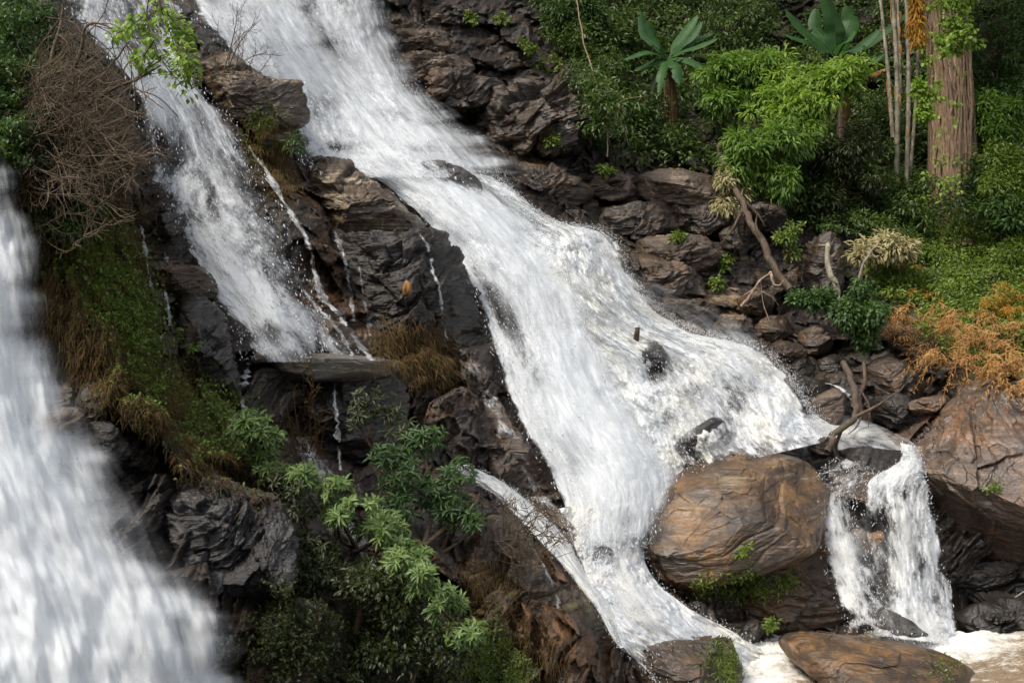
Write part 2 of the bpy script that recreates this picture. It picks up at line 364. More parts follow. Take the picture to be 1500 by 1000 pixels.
def watermat(name, col=(.80, .815, .83), s1=(3.2, 1.3), s2=(15, 8), k=1.15, lo=.22, hi=.80, warm=None, trl=.42, maxa=1.0):
    m, nt, new = newmat(name)
    uv = new('ShaderNodeUVMap').outputs[0]
    den = attr(nt, 'dens')
    n0 = noise(nt, mapping(nt, uv, scl=(s1[0] * .25, s1[1] * .5, 1)), 1, 3, .5, .6)
    n1 = noise(nt, mapping(nt, uv, scl=(s1[0], s1[1], 1)), 1, 5, .6, .5)
    n2 = noise(nt, mapping(nt, uv, scl=(s2[0], s2[1], 1)), 1, 3, .6, .7)
    v = mathn(nt, 'ADD', mathn(nt, 'MULTIPLY', n0, .3), mathn(nt, 'ADD', mathn(nt, 'MULTIPLY', n1, .42), mathn(nt, 'MULTIPLY', n2, .28)))
    v = mathn(nt, 'MULTIPLY', mathn(nt, 'SUBTRACT', v, .5), k * 2.4)
    mr = new('ShaderNodeMapRange'); mr.interpolation_type = 'SMOOTHSTEP'; link(nt, mathn(nt, 'ADD', den, v), mr.inputs[0])
    mr.inputs[1].default_value = lo; mr.inputs[2].default_value = hi; mr.inputs[4].default_value = maxa
    edge = mathn(nt, 'MULTIPLY', mr.outputs[0], ramp(nt, den, [(.0, 0.), (.4, 1.)]))
    thin = (col[0] * .86, col[1] * .885, col[2] * .91)
    c = mixc(nt, ramp(nt, n1, [(.35, 1.), (.6, 0.)]), col, thin)
    if warm: c = mixc(nt, ramp(nt, noise(nt, mapping(nt, uv, scl=(1.3, .8, 1)), 1, 4, .6, .5), [(.45, 0.), (.7, .9)]), c, warm)
    bm = new('ShaderNodeBump'); bm.inputs['Strength'].default_value = .3; bm.inputs['Distance'].default_value = .05
    link(nt, mathn(nt, 'ADD', n1, mathn(nt, 'MULTIPLY', n2, .5)), bm.inputs['Height'])
    d = new('ShaderNodeBsdfDiffuse'); link(nt, c, d.inputs[0]); link(nt, bm.outputs[0], d.inputs['Normal'])
    t = new('ShaderNodeBsdfTranslucent'); link(nt, c, t.inputs[0]); link(nt, bm.outputs[0], t.inputs['Normal'])
    mx = new('ShaderNodeMixShader'); mx.inputs[0].default_value = trl; link(nt, d.outputs[0], mx.inputs[1]); link(nt, t.outputs[0], mx.inputs[2])
    tp = new('ShaderNodeBsdfTransparent'); m2 = new('ShaderNodeMixShader'); link(nt, edge, m2.inputs[0]); link(nt, tp.outputs[0], m2.inputs[1]); link(nt, mx.outputs[0], m2.inputs[2])
    out = new('ShaderNodeOutputMaterial'); link(nt, m2.outputs[0], out.inputs[0]); return m
M['fall'] = watermat('falling_water')
M['splash'] = watermat('churning_water', s1=(3.5, 1.6), s2=(14, 6), warm=(.80, .77, .68))
M['foam'] = watermat('foaming_water', s1=(2.6, 1.8), s2=(9, 6), warm=(.80, .74, .62), k=.7)
M['veil'] = watermat('soft_water', s1=(2.2, .7), s2=(9, 2.4), k=.6, lo=.05, hi=.95)
M['trickle'] = watermat('trickling_water', s1=(9, 3.5), s2=(30, 9), k=1.5, lo=.2, hi=1.0, maxa=.8)
def dropmat():
    m, nt, new = newmat('water_drops')
    d = new('ShaderNodeBsdfDiffuse'); d.inputs[0].default_value = (.88, .90, .92, 1); t = new('ShaderNodeBsdfTranslucent'); t.inputs[0].default_value = (.88, .9, .92, 1)
    mx = new('ShaderNodeMixShader'); mx.inputs[0].default_value = .4; link(nt, d.outputs[0], mx.inputs[1]); link(nt, t.outputs[0], mx.inputs[2])
    out = new('ShaderNodeOutputMaterial'); link(nt, mx.outputs[0], out.inputs[0]); return m
M['drop'] = dropmat()
def poolmat():
    m, nt, new = newmat('brown_pool_water'); pos = wpos(nt)
    n = noise(nt, mapping(nt, pos, scl=(1, 1.6, 1)), 1.5, 7, .66, .9); n2 = noise(nt, mapping(nt, pos, scl=(1, 1.8, 1)), 9, 6, .68, 1.2)
    fo = mathn(nt, 'ADD', mathn(nt, 'MULTIPLY', n, .6), mathn(nt, 'MULTIPLY', n2, .4)); fo = mathn(nt, 'ADD', fo, mathn(nt, 'MULTIPLY', mathn(nt, 'SUBTRACT', attr(nt, 'dens'), .5), .5))
    fm = ramp(nt, fo, [(.44, 0.), (.52, .45), (.70, 1.)])
    c = mixc(nt, fm, (.22, .16, .10), (.80, .78, .72)); ro = ramp(nt, fm, [(0., .12), (1., .7)])
    bm = new('ShaderNodeBump'); bm.inputs['Strength'].default_value = .8; bm.inputs['Distance'].default_value = .08; link(nt, fo, bm.inputs['Height'])
    p = new('ShaderNodeBsdfPrincipled'); link(nt, c, p.inputs['Base Color']); link(nt, ro, p.inputs['Roughness']); link(nt, bm.outputs[0], p.inputs['Normal'])
    out = new('ShaderNodeOutputMaterial'); link(nt, p.outputs[0], out.inputs[0]); return m
M['pool'] = poolmat()
def mistmat(den):
    m, nt, new = newmat('mist'); tc = new('ShaderNodeTexCoord'); g = new('ShaderNodeTexGradient'); g.gradient_type = 'SPHERICAL'; link(nt, tc.outputs['Object'], g.inputs[0])
    n = noise(nt, tc.outputs['Object'], 2.2, 3, .6); f = mathn(nt, 'MULTIPLY', mathn(nt, 'POWER', g.outputs['Fac'], 1.3), mathn(nt, 'MULTIPLY', ramp(nt, n, [(.3, .2), (.7, 1.)]), den))
    v = new('ShaderNodeVolumePrincipled'); v.inputs['Color'].default_value = (.97, .98, 1, 1); v.inputs['Anisotropy'].default_value = .1; link(nt, f, v.inputs['Density'])
    out = new('ShaderNodeOutputMaterial'); link(nt, v.outputs[0], out.inputs['Volume']); return m

# ------------------------------------------------------------------ ground: depth of the hillside
CP = np.array([
 # left cliff
 (-150,-50,15),(0,0,14.5),(60,120,14),(150,250,14.2),(60,330,13.6),(150,450,13.8),(60,520,13.3),(200,560,13.8),(130,620,13.0),(60,800,12.6),
 (230,650,13.2),(320,690,13.6),(250,780,12.6),(330,860,12.5),(220,950,12),(350,980,12.2),(420,900,13.0),(120,950,11.9),(-150,600,12.8),(-150,1000,12),
 # upper left cascade
 (120,-40,21),(200,60,20.4),(240,140,19.6),(225,250,18.6),(300,300,18.6),(330,400,18.1),(400,350,18.6),(430,470,17.6),(280,450,17.2),(300,550,16.4),(350,620,15.8),
 (205,350,17.6),(190,300,17.0),
 # between
 (300,30,22.5),(380,180,21.2),(460,300,20.2),(500,420,19.6),(600,450,20),(560,530,18.6),(480,570,17.8),(470,640,17.5),(560,640,18.2),(640,560,19.2),(700,600,19.4),(690,520,20),
 (500,720,16.4),(600,700,17.4),(700,690,18.3),(760,720,18.6),(600,800,15.6),(520,830,14.6),(460,900,13.6),(600,940,13.8),(700,800,16.4),(760,880,15.6),(850,920,15.8),(860,1000,15.3),(720,980,14.6),
 # main fall
 (350,-50,27.5),(450,0,27.2),(540,0,27.6),(480,120,25.8),(560,180,25.2),(500,235,23.8),(640,235,24.2),(600,300,23.0),(730,290,24.0),(690,380,22.3),(800,380,22.8),(760,480,21.6),(860,500,21.8),(820,600,20.6),
 (920,600,20.8),(860,700,19.8),(940,690,19.8),(890,780,19.0),(880,850,18.0),(960,890,17.6),(1000,950,17.2),
 (880,370,24.2),(950,450,24.0),(1050,510,23.6),(1130,560,23.0),(1050,600,21.8),(1150,630,21.6),(1000,680,20.6),
 # right cliff
 (620,30,29),(700,80,29.5),(700,170,28.0),(800,60,31),(850,180,28.8),(800,240,27.2),(900,240,29.2),(900,290,28.2),(1000,250,30),(1000,330,27.6),(900,350,26.6),(1080,380,27.2),(1000,420,26),(1120,470,25.4),
 (1180,400,27),(1200,520,24.6),(1250,560,23.8),(1300,470,25.8),(1260,400,27.5),
 # jungle slope
 (1000,100,34),(1000,-50,37),(1150,50,36),(1150,230,31),(1250,200,33),(1300,330,29),(1400,330,29.4),(1500,250,31),(1500,100,34),(1500,-60,37),(1400,450,26.5),(1500,450,26.2),(1400,540,23.6),(1650,450,26),(1650,100,34),
 # bottom right
 (1300,600,23),(1200,640,22),(1280,650,21.8),(1230,720,20.8),(1330,720,21),(1250,800,20.4),(1330,820,20.4),(1200,880,19.6),(1330,900,19.6),(1450,760,21.2),(1440,880,20.8),(1500,900,20.4),(1100,900,18.6),
 (1100,1000,17.8),(1250,1000,17.6),(1400,990,18.0),(1500,960,19.2),(1650,800,20.5),(1650,1000,17.2),(1100,750,20.6),
 # beyond the frame
 (-700,-400,17),(-700,500,14),(-700,1400,11),(300,-500,31),(1000,-500,42),(1800,-500,42),(2200,0,34),(2200,500,26),(2200,1000,18),(2200,1400,15),(1200,1400,14.2),(600,1400,12.4),(0,1400,10.6)], float)
def _phi(r2): return np.sqrt(r2 + 30. ** 2)
def _solve():
    X = CP[:, :2]; n = len(X); A = _phi(((X[:, None] - X[None]) ** 2).sum(-1)) - 4.0 * np.eye(n)
    Q = np.concatenate([np.ones((n, 1)), X / 1000.], 1)
    Mx = np.block([[A, Q], [Q.T, np.zeros((3, 3))]])
    return np.linalg.solve(Mx, np.concatenate([CP[:, 2], np.zeros(3)]))
_w = _solve()
def D(px, py):
    px = np.clip(np.asarray(px, float), -700, 2200); py = np.clip(np.asarray(py, float), -500, 1400)
    sh = np.broadcast(px, py).shape; a = np.broadcast_to(px, sh).ravel(); b = np.broadcast_to(py, sh).ravel(); out = np.empty(len(a))
    for s in range(0, len(a), 60000):
        x, y = a[s:s + 60000], b[s:s + 60000]
        r = _phi((x[:, None] - CP[None, :, 0]) ** 2 + (y[:, None] - CP[None, :, 1]) ** 2)
        out[s:s + 60000] = r @ _w[:-3] + _w[-3] + _w[-2] * x / 1000. + _w[-1] * y / 1000.
    return out.reshape(sh)

# water ribbons: cross sections (left x, y, right x, y) down the flow
WR = {
 'upper': [(225,-90,515,-90),(262,0,533,0),(330,80,563,75),(400,150,605,140),(428,205,650,190),(440,238,700,238),(470,262,735,268)],
 'main': [(505,232,712,252),(560,272,760,292),(618,325,812,345),(672,392,850,415),(706,470,885,500),(728,550,925,580),(768,640,968,650),(808,715,1000,690),(842,785,985,738),(862,830,962,790)],
 'right': [(690,250,728,262),(745,300,802,322),(772,345,890,345),(812,415,935,425),(850,480,1010,482),(880,540,1110,508),(925,610,1165,560),(960,665,1195,610),(985,700,1222,640)],
 'channel': [(815,745,985,715),(835,790,955,765),(858,845,950,830),(890,900,1005,885),(912,950,1080,925),(960,1000,1140,960),(1010,1060,1230,1010)],
 'cascade': [(40,-80,255,-80),(75,-20,268,-10),(120,50,270,60),(180,110,290,118),(196,170,352,180),(218,250,388,255),(240,315,420,315),(275,365,445,380),(308,430,472,440),(340,485,508,495),(352,530,545,530)],
 'small': [(1318,648,1350,655),(1316,672,1356,684),(1280,696,1360,706),(1262,722,1366,730),(1262,760,1376,765),(1266,810,1386,815),(1268,860,1396,870),(1270,910,1406,925),(1275,935,1414,950)],
 'left_thread': [(1225,668,1296,690),(1202,684,1290,704),(1192,705,1270,724),(1194,740,1254,752),(1198,800,1268,800),(1210,845,1288,845),(1226,890,1300,890),(1238,930,1310,930)],
 'side': [(650,682,690,680),(690,705,735,700),(735,742,790,738),(790,795,835,790),(830,840,862,835),(868,890,900,885),(905,950,925,945)],
}
def rib_poly(secs):
    s = np.array(secs, float); return np.concatenate([s[:, :2], s[::-1, 2:]])
WFIELD = field([(rib_poly(WR[k]), 1.) for k in ('upper', 'main', 'right', 'channel')] + [(rib_poly(WR[k]), .75) for k in ('cascade', 'small', 'side')], 3)
SDF = [(rib_poly([(-300,100,-40,100),(-300,250,20,250),(-300,500,80,500),(-300,700,180,700),(-300,1000,340,1000)]), .6)]
MOSS = field([([(0,0),(70,0),(120,60),(200,200),(215,300),(225,430),(240,560),(330,590),(420,680),(430,720),(300,690),(200,600),(110,560),(60,450),(30,300),(0,250)], 1.),
              ([(370,190),(420,215),(425,300),(395,250)], .9), ([(500,560),(600,560),(680,650),(700,740),(600,700),(520,640)], .5),
              ([(690,920),(760,900),(800,1000),(680,1010)], .7), ([(420,880),(700,900),(700,1010),(400,1010)], .45),
              ([(830,0),(1500,0),(1500,600),(1250,480),(1150,260),(900,240)], .6)], 4)
PALE = field([([(-200,-200),(1700,-200),(1700,1200),(-200,1200)], .42), ([(530,20),(640,20),(700,130),(600,150)], .9), ([(850,330),(1100,330),(1180,500),(950,500)], .8),
              ([(200,380),(330,400),(330,560),(240,640),(200,500)], .55), ([(440,470),(560,470),(560,540),(440,520)], 1.0), ([(740,690),(880,760),(880,860),(780,800)], .9), ([(1380,800),(1500,820),(1500,930),(1380,940)], 0.)], 5)  # last patch paints the shade of the recess under the right overhang
WARM = field([([(-200,-200),(1700,-200),(1700,1200),(-200,1200)], .5), ([(0,560),(430,560),(430,1000),(0,1000)], .15), ([(420,230),(640,340),(560,560),(480,520),(430,320)], .95),
              ([(560,560),(720,560),(820,760),(640,700)], .75), ([(680,780),(900,800),(900,1000),(680,1000)], 1.), ([(620,120),(860,120),(900,300),(700,300)], .2), ([(180,150),(440,250),(380,540),(200,520)], .3)], 5)
SD0 = np.array([-.36, -.25, .88])
DB = {}
DEPTH = np.full((FH * 2, FW * 2), 99.)
def splat(v):
    px, py, d = unP(v); i = ((px - FX0) / (FS / 2)).astype(int); j = ((py - FY0) / (FS / 2)).astype(int)
    m = (i >= 0) & (j >= 0) & (i < FW * 2) & (j < FH * 2) & (d > 0); np.minimum.at(DEPTH, (j[m], i[m]), d[m])
def surf(px, py):
    i = np.clip(((np.asarray(px) - FX0) / (FS / 2)).astype(int), 0, FW * 2 - 1); j = np.clip(((np.asarray(py) - FY0) / (FS / 2)).astype(int), 0, FH * 2 - 1)
    d = DEPTH[j, i]; return np.where(d > 90, D(px, py), d)
def axis(a, b, s, lo, hi):
    m = np.arange(a, b + s, s); l = [a - 8]; r = [b + 8 + s]; st = 8
    while l[-1] > lo: st *= 1.35; l.append(l[-1] - st)
    st = 8
    while r[-1] < hi: st *= 1.35; r.append(r[-1] + st)
    return np.concatenate([l[::-1], m, r])
gx = axis(-24, 1524, 1.9, -1600, 3200); gy = axis(-24, 1024, 1.9, -1300, 2300)
GX, GY = np.meshgrid(gx, gy)
DD = D(GX, GY)
wf = fsamp(WFIELD, GX, GY)
q = P(GX, GY, DD)
dsp = rock_disp(q.reshape(-1, 3), SD0, 1.5, 3).reshape(DD.shape)
dsp += .25 * rock_disp(q.reshape(-1, 3) + 40, SD0, .5, 9).reshape(DD.shape)
DD2 = DD - dsp * (1.15 - .85 * np.clip(wf, 0, 1)) + .25 * wf
v = P(GX, GY, DD2).reshape(-1, 3); splat(v)
ter = mk('terrain', v, None, grid_faces(*GX.shape)[:, ::-1], M['terrain'], attrs={'moss': fsamp(MOSS, GX, GY).ravel(), 'pale': fsamp(PALE, GX, GY).ravel(), 'warm': fsamp(WARM, GX, GY).ravel()}, origin=np.zeros(3))
tag(ter, kind='structure')

# ------------------------------------------------------------------ rocks
def boulder(label, outline, d, front=.8, back=1.2, mat='brown', seed=0, amp=1.0, scale=.9, gx_=0., gy_=.25, e=.72, nt_=220, nr=90, sdir=(-.3, -.3, .9), facets=12, flo=.55, name='boulder', cat='boulder', group=None, ov=1):
    o = np.array(outline, float); c = o.mean(0)
    # closed smooth outline
    k = len(o); oo = np.concatenate([o[-2:], o, o[:3]]); cu = curve(oo, (k + 4) * 24 + 1)
    a = np.arctan2(cu[:, 1] - c[1], cu[:, 0] - c[0]); r = np.hypot(cu[:, 0] - c[0], cu[:, 1] - c[1])
    th = np.linspace(-np.pi, np.pi, nt_, endpoint=False)
    idx = np.argsort(a); R = np.interp(th, a[idx], r[idx], period=2 * np.pi)
    nf_ = int(nr * .72); t1 = np.linspace(0, 1, nf_); t2 = np.linspace(1, 0, nr - nf_ + 1)[1:]
    ph = np.concatenate([np.arcsin(np.sin(t1 * np.pi / 2) ** (1 / e)), np.pi - np.arcsin(np.sin(t2 * np.pi / 2) ** (1 / e))])[:, None]
    s = np.sin(ph) ** e
    cz = np.cos(ph); dz = np.where(cz > 0, -front * np.abs(cz) ** .9, back * np.abs(cz) ** .9)
    px = c[0] + s * R * np.cos(th); py = c[1] + s * R * np.sin(th)
    dep = d + dz + gx_ * (px - c[0]) / 100 + gy_ * (c[1] - py) / 100 * np.where(cz > 0, 1, .4)
    v = P(px, py, dep)
    rad = np.stack([np.cos(th), 0 * th, -np.sin(th)], -1)[None] * np.sin(ph)[..., None]
    n = nrm(rad + (-VIEW) * cz[..., None])
    # flat broken faces: cut the body with planes that lean towards the front and the top
    rl = np.random.default_rng(seed + 500); cc = P(c[0], c[1], d); size = R.mean() / F * d
    for _ in range(facets):
        pn = nrm(np.array([rl.normal() * .75, 0, rl.normal() * .7]) - VIEW * (.35 + rl.random() * .55))
        h = (v - cc) @ pn; hm = h.max(); lim = hm * (flo + (.33 if flo < .7 else .1) * rl.random()); over = np.maximum(h - lim, 0)
        v = v - pn * (over * .88)[..., None]
    dis = rock_disp(v.reshape(-1, 3) + seed * 7.3, sdir, scale, seed).reshape(nr, nt_) * amp
    dis[0] = dis[0].mean(); dis[-1] = dis[-1].mean()
    sil = .3 + .7 * np.abs(cz) ** .7
    v = v + n * (dis * sil)[..., None]
    f = grid_faces(nr, nt_, True)
    V = v.reshape(-1, 3); splat(V)
    ob = mk(name, V, None, f, M[mat], attrs=None)
    tag(ob, label, cat, group); return ob
B = boulder
# far right bank
B('flat topped grey brown ledge block at the top edge right of the main fall', [(535,25),(560,18),(600,30),(615,45),(600,58),(560,62),(540,48)], 28.2, .6, 1.2, 'pale', 1, nt_=120, nr=50, scale=.6)
B('pale rock with a dark plant hanging on its left end beside the main fall', [(562,55),(580,42),(625,42),(660,52),(655,75),(610,72),(575,78)], 27.8, .6, 1.2, 'pale', 2, nt_=120, nr=50, scale=.6)
B('smooth tan rock shelf against the right edge of the upper fall', [(560,95),(600,78),(660,80),(700,100),(660,110),(610,120),(570,125)], 27.2, .6, 1.4, 'pale', 3, nt_=140, nr=60, scale=.7)
B('dark overhanging rock under the tan shelf beside the upper fall', [(598,118),(650,104),(715,112),(740,140),(700,165),(640,155),(605,150)], 27.0, .7, 1.4, 'greydry', 4, nt_=160, nr=60)
B('broad dark layered bluff with a pale streaked top below the jungle edge', [(665,160),(720,130),(790,118),(850,115),(885,135),(880,190),(845,225),(770,240),(700,222)], 27.4, 1.0, 2.0, 'greydry', 5, gy_=.9, nt_=260, nr=110, scale=1.3)
B('low dark layered rock at the foot of the bluff above the white splash', [(720,245),(780,235),(850,262),(860,295),(810,308),(745,290)], 26.12, .6, 1.6, 'greydry', 6, amp=.95, gy_=.8, nt_=180, nr=70)
B('large rounded grey boulder left of the lime green bushes', [(930,275),(938,255),(968,246),(1010,249),(1055,262),(1060,290),(1048,308),(1000,300),(945,294)], 27.4, .8, 1.4, 'pale', 7, amp=.45, nt_=200, nr=90, scale=.8)
B('lower triangular tan boulder left of the large rounded grey boulder', [(862,275),(880,256),(925,254),(930,280),(915,290),(875,286)], 27.42, .5, 1.0, 'pale', 8, amp=.95, nt_=140, nr=60, scale=.6)
B('squared grey block under the right end of the rounded grey boulder', [(985,302),(1060,303),(1064,338),(990,340)], 27.12, .4, 1.0, 'greydry', 9, amp=.95, nt_=120, nr=50, scale=.6, e=.42)
B('long dark grey block under the left end of the rounded grey boulder', [(880,306),(986,298),(996,338),(940,346),(888,338)], 26.92, .5, 1.2, 'greydry', 10, amp=.95, nt_=140, nr=50, scale=.6, e=.42)
B('dark boulder between the leaning branch and the grey block', [(1055,340),(1078,328),(1090,345),(1082,362),(1060,362)], 26.52, .4, .8, 'greydry', 11, amp=.95, nt_=100, nr=44, scale=.5)
B('grey boulder partly hidden by the lime bush above the leaning branch', [(1090,308),(1125,295),(1150,310),(1140,330),(1105,330)], 27.12, .5, .9, 'greydry', 12, amp=.95, nt_=100, nr=44, scale=.5)
B('pale topped ledge in the middle of the right bank above the white water', [(935,350),(1010,344),(1064,360),(1058,394),(975,396),(930,380)], 26.32, .5, 1.2, 'pale', 13, amp=.95, nt_=140, nr=56, scale=.6)
B('dark brown layered rock just above the splashing right cascade', [(900,372),(965,380),(1025,402),(1020,448),(950,440),(908,412)], 25.52, .6, 1.4, 'brown', 14, amp=.95, nt_=160, nr=64, scale=.8)
B('long brown ledge rock by the top of the splashing right cascade', [(950,440),(1010,440),(1060,450),(1070,475),(1010,470),(960,458)], 24.8, .5, 1.2, 'brown', 15, nt_=160, nr=60, scale=.7)
B('round topped tan boulder poking out above the right splash', [(1042,478),(1060,468),(1095,470),(1100,485),(1080,500),(1050,495)], 24.4, .4, .9, 'pale', 16, amp=.5, nt_=120, nr=50, scale=.5)
for i, (lab, o, d_, mt) in enumerate([
   ('brown angular boulder under the green bush on the right bank', [(1100,490),(1120,465),(1150,462),(1165,485),(1140,505),(1110,505)], 24.6, 'brown'),
   ('dark angular boulder below the brown one at the splash edge', [(1125,512),(1145,498),(1175,505),(1180,525),(1150,535),(1128,528)], 24.0, 'brown'),
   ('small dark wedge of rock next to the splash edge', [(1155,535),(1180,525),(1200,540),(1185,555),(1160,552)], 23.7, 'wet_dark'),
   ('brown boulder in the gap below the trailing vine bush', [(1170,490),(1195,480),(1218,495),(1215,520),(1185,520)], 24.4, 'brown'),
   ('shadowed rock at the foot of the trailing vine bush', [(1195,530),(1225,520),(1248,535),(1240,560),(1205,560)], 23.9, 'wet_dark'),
   ('mossy dark brown boulder under the dead branches', [(1080,440),(1110,428),(1135,440),(1130,458),(1095,462)], 25.0, 'mossy')]):
    B(lab, o, d_, .4, .9, mt, 20 + i, amp=.55, nt_=110, nr=48, scale=.5)
B('tall leaning dark grey slab above the trailing vine bush', [(1190,350),(1215,335),(1232,360),(1235,420),(1215,440),(1170,430),(1180,390)], 26.2, .6, 1.2, 'greydry', 30, nt_=140, nr=60)
B('sloping brown slab with fallen leaves below the dry ferns', [(1265,540),(1300,520),(1345,545),(1372,575),(1345,605),(1305,600),(1275,585)], 23.2, .6, 1.6, 'brown', 31, amp=.5, nt_=180, nr=70)
B('dark overhanging rock ridge running below the dry ferns', [(1285,480),(1330,462),(1380,500),(1440,560),(1430,585),(1380,578),(1330,525)], 24.0, .8, 1.6, 'brown', 32, amp=.7, nt_=180, nr=70)
B('dark rounded boulder at the right edge of the upper stream', [(1275,590),(1310,580),(1350,590),(1362,615),(1320,632),(1280,618)], 22.4, .6, 1.2, 'wet_dark', 33, amp=.5, nt_=150, nr=60)
B('small reddish boulder wedged above the big right rock face', [(1330,590),(1380,578),(1400,590),(1370,605),(1340,608)], 22.0, .4, .9, 'redgrey', 34, amp=.4, nt_=110, nr=44, scale=.5)
B('huge reddish grey sloping rock face at the right edge', [(1298,655),(1330,612),(1392,590),(1425,562),(1500,552),(1640,580),(1700,700),(1660,830),(1540,820),(1450,822),(1395,808),(1372,765),(1350,725)], 20.9, 1.3, 2.6, 'redgrey', 35, amp=.42, facets=9, flo=.58, scale=1.3, gy_=.95, gx_=-.1, nt_=520, nr=220, sdir=(.35, -.5, .8), e=.62)
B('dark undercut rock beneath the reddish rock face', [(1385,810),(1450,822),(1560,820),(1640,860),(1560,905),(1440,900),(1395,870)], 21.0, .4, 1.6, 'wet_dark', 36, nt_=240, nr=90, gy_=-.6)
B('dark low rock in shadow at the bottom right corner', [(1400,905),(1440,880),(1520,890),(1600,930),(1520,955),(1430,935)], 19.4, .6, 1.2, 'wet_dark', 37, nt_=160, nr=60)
# stream rocks
B('long dark wedge rock with water over its top in the upper stream', [(1145,560),(1165,550),(1205,556),(1235,570),(1215,590),(1190,612),(1165,600),(1150,580)], 22.7, .5, 1.2, 'wet_dark', 40, amp=.35, nt_=160, nr=66, scale=.7)
B('smooth tan wet rock left of the twisted driftwood trunk', [(1180,605),(1205,575),(1235,568),(1248,590),(1240,622),(1205,632)], 22.1, .5, 1.0, 'pale', 41, amp=.25, nt_=150, nr=60, scale=.6)
B('small dark rock just above the golden boulder', [(1088,645),(1105,634),(1135,637),(1152,650),(1130,658),(1098,657)], 20.5, .35, .6, 'wet_dark', 42, amp=.3, nt_=110, nr=44, scale=.4)
B('smallest dark stone poking from the foam right of the golden boulder top', [(1166,646),(1178,640),(1192,646),(1186,652),(1170,652)], 20.5, .2, .4, 'wet_dark', 43, amp=.2, nt_=70, nr=30, scale=.3)
B('dark pointed rock at the foot of the driftwood trunk', [(1183,655),(1200,642),(1218,640),(1226,655),(1222,668),(1196,670)], 21.0, .35, .6, 'wet_dark', 44, amp=.35, nt_=110, nr=44, scale=.4)
B('black flat topped block at the head of the small right fall', [(1222,662),(1260,655),(1318,660),(1332,672),(1326,700),(1300,712),(1260,702),(1228,690)], 20.9, .6, 1.2, 'wet_dark', 45, amp=.25, nt_=180, nr=74, scale=.6, e=.5, gy_=.4)
B('round brown rock with water running over it in the small right fall', [(1212,705),(1235,690),(1275,690),(1298,705),(1300,735),(1262,758),(1232,745)], 20.5, .6, 1.0, 'brown', 46, amp=.3, nt_=180, nr=74, scale=.6)
B('dark upright rock behind the two threads of the small right fall', [(1215,745),(1290,735),(1345,760),(1360,900),(1310,930),(1230,910),(1205,820)], 20.6, .4, 1.4, 'wet_dark', 47, amp=.6, nt_=220, nr=90, gy_=0)
B('golden ledge rock jutting between the golden boulder and the small fall', [(1160,800),(1200,782),(1250,775),(1285,785),(1280,805),(1240,820),(1200,838),(1165,828)], 19.9, .6, 1.0, 'gold', 48, amp=.35, nt_=180, nr=70, scale=.6, gy_=.6)
B('rusty ledge stone in the middle of the small right fall', [(1255,790),(1290,778),(1300,795),(1290,812),(1262,812)], 20.1, .35, .6, 'gold', 49, amp=.3, nt_=110, nr=44, scale=.4)
B('dark lower shelf of rock with green plants beneath the golden boulder', [(985,835),(1060,800),(1160,800),(1215,815),(1262,860),(1262,905),(1205,932),(1120,935),(1070,925),(1030,895)], 19.2, .7, 1.6, 'mossy', 50, amp=.7, nt_=320, nr=120, sdir=(0, -.2, 1), gy_=-.25, e=.6)
B('huge rounded golden brown boulder between the two falls', [(938,800),(946,755),(968,712),(1010,680),(1060,660),(1115,656),(1170,668),(1200,690),(1222,735),(1218,785),(1190,815),(1130,838),(1070,852),(1015,866),(965,848)], 19.5, 1.5, 1.8, 'gold', 51, amp=.20, nt_=520, nr=240, scale=1.5, gy_=.8, e=.66, facets=7, flo=.84)
B('reddish brown foreground rock with a grassy right edge at the bottom', [(902,972),(950,948),(1000,940),(1060,933),(1078,950),(1088,1000),(1080,1060),(990,1070),(915,1040)], 16.0, .7, 1.4, 'brown', 52, amp=.4, nt_=300, nr=120, gy_=.8)
B('long orange brown flat rock lying in the bottom pool', [(1142,940),(1165,924),(1230,928),(1300,938),(1370,952),(1428,985),(1400,1020),(1250,1030),(1170,975)], 16.55, .6, 1.4, 'gold', 53, amp=.2, nt_=320, nr=110, gy_=1.3, facets=4, flo=.84)
B('dark slanted slab at the foot of the small right fall', [(1275,900),(1300,892),(1345,918),(1385,948),(1340,948),(1290,935)], 18.0, .4, .8, 'wet_dark', 54, amp=.3, nt_=160, nr=60, scale=.6)
B('grey slanted rock veiled by water in the middle of the right cascade', [(978,690),(985,655),(1015,628),(1045,612),(1065,625),(1050,655),(1020,680),(990,700)], 19.75, .6, 1.2, 'greywet', 55, amp=.3, nt_=160, nr=64, scale=.7)
B('small round wet boulder sitting in the middle of the white cascade', [(940,520),(944,506),(960,502),(974,512),(973,540),(958,548),(944,540)], 21.1, .45, .8, 'greywet', 56, amp=.5, nt_=110, nr=44, scale=.5)
B('small grey rock in the foam at the foot of the main fall', [(893,755),(905,743),(922,745),(928,760),(915,768),(898,766)], 18.3, .35, .6, 'greywet', 57, amp=.6, nt_=110, nr=44, scale=.4)
B('small wet rock at the left foot of the main fall', [(868,815),(880,800),(900,808),(898,826),(878,830)], 17.5, .3, .6, 'greywet', 58, amp=.6, nt_=90, nr=40, scale=.4)
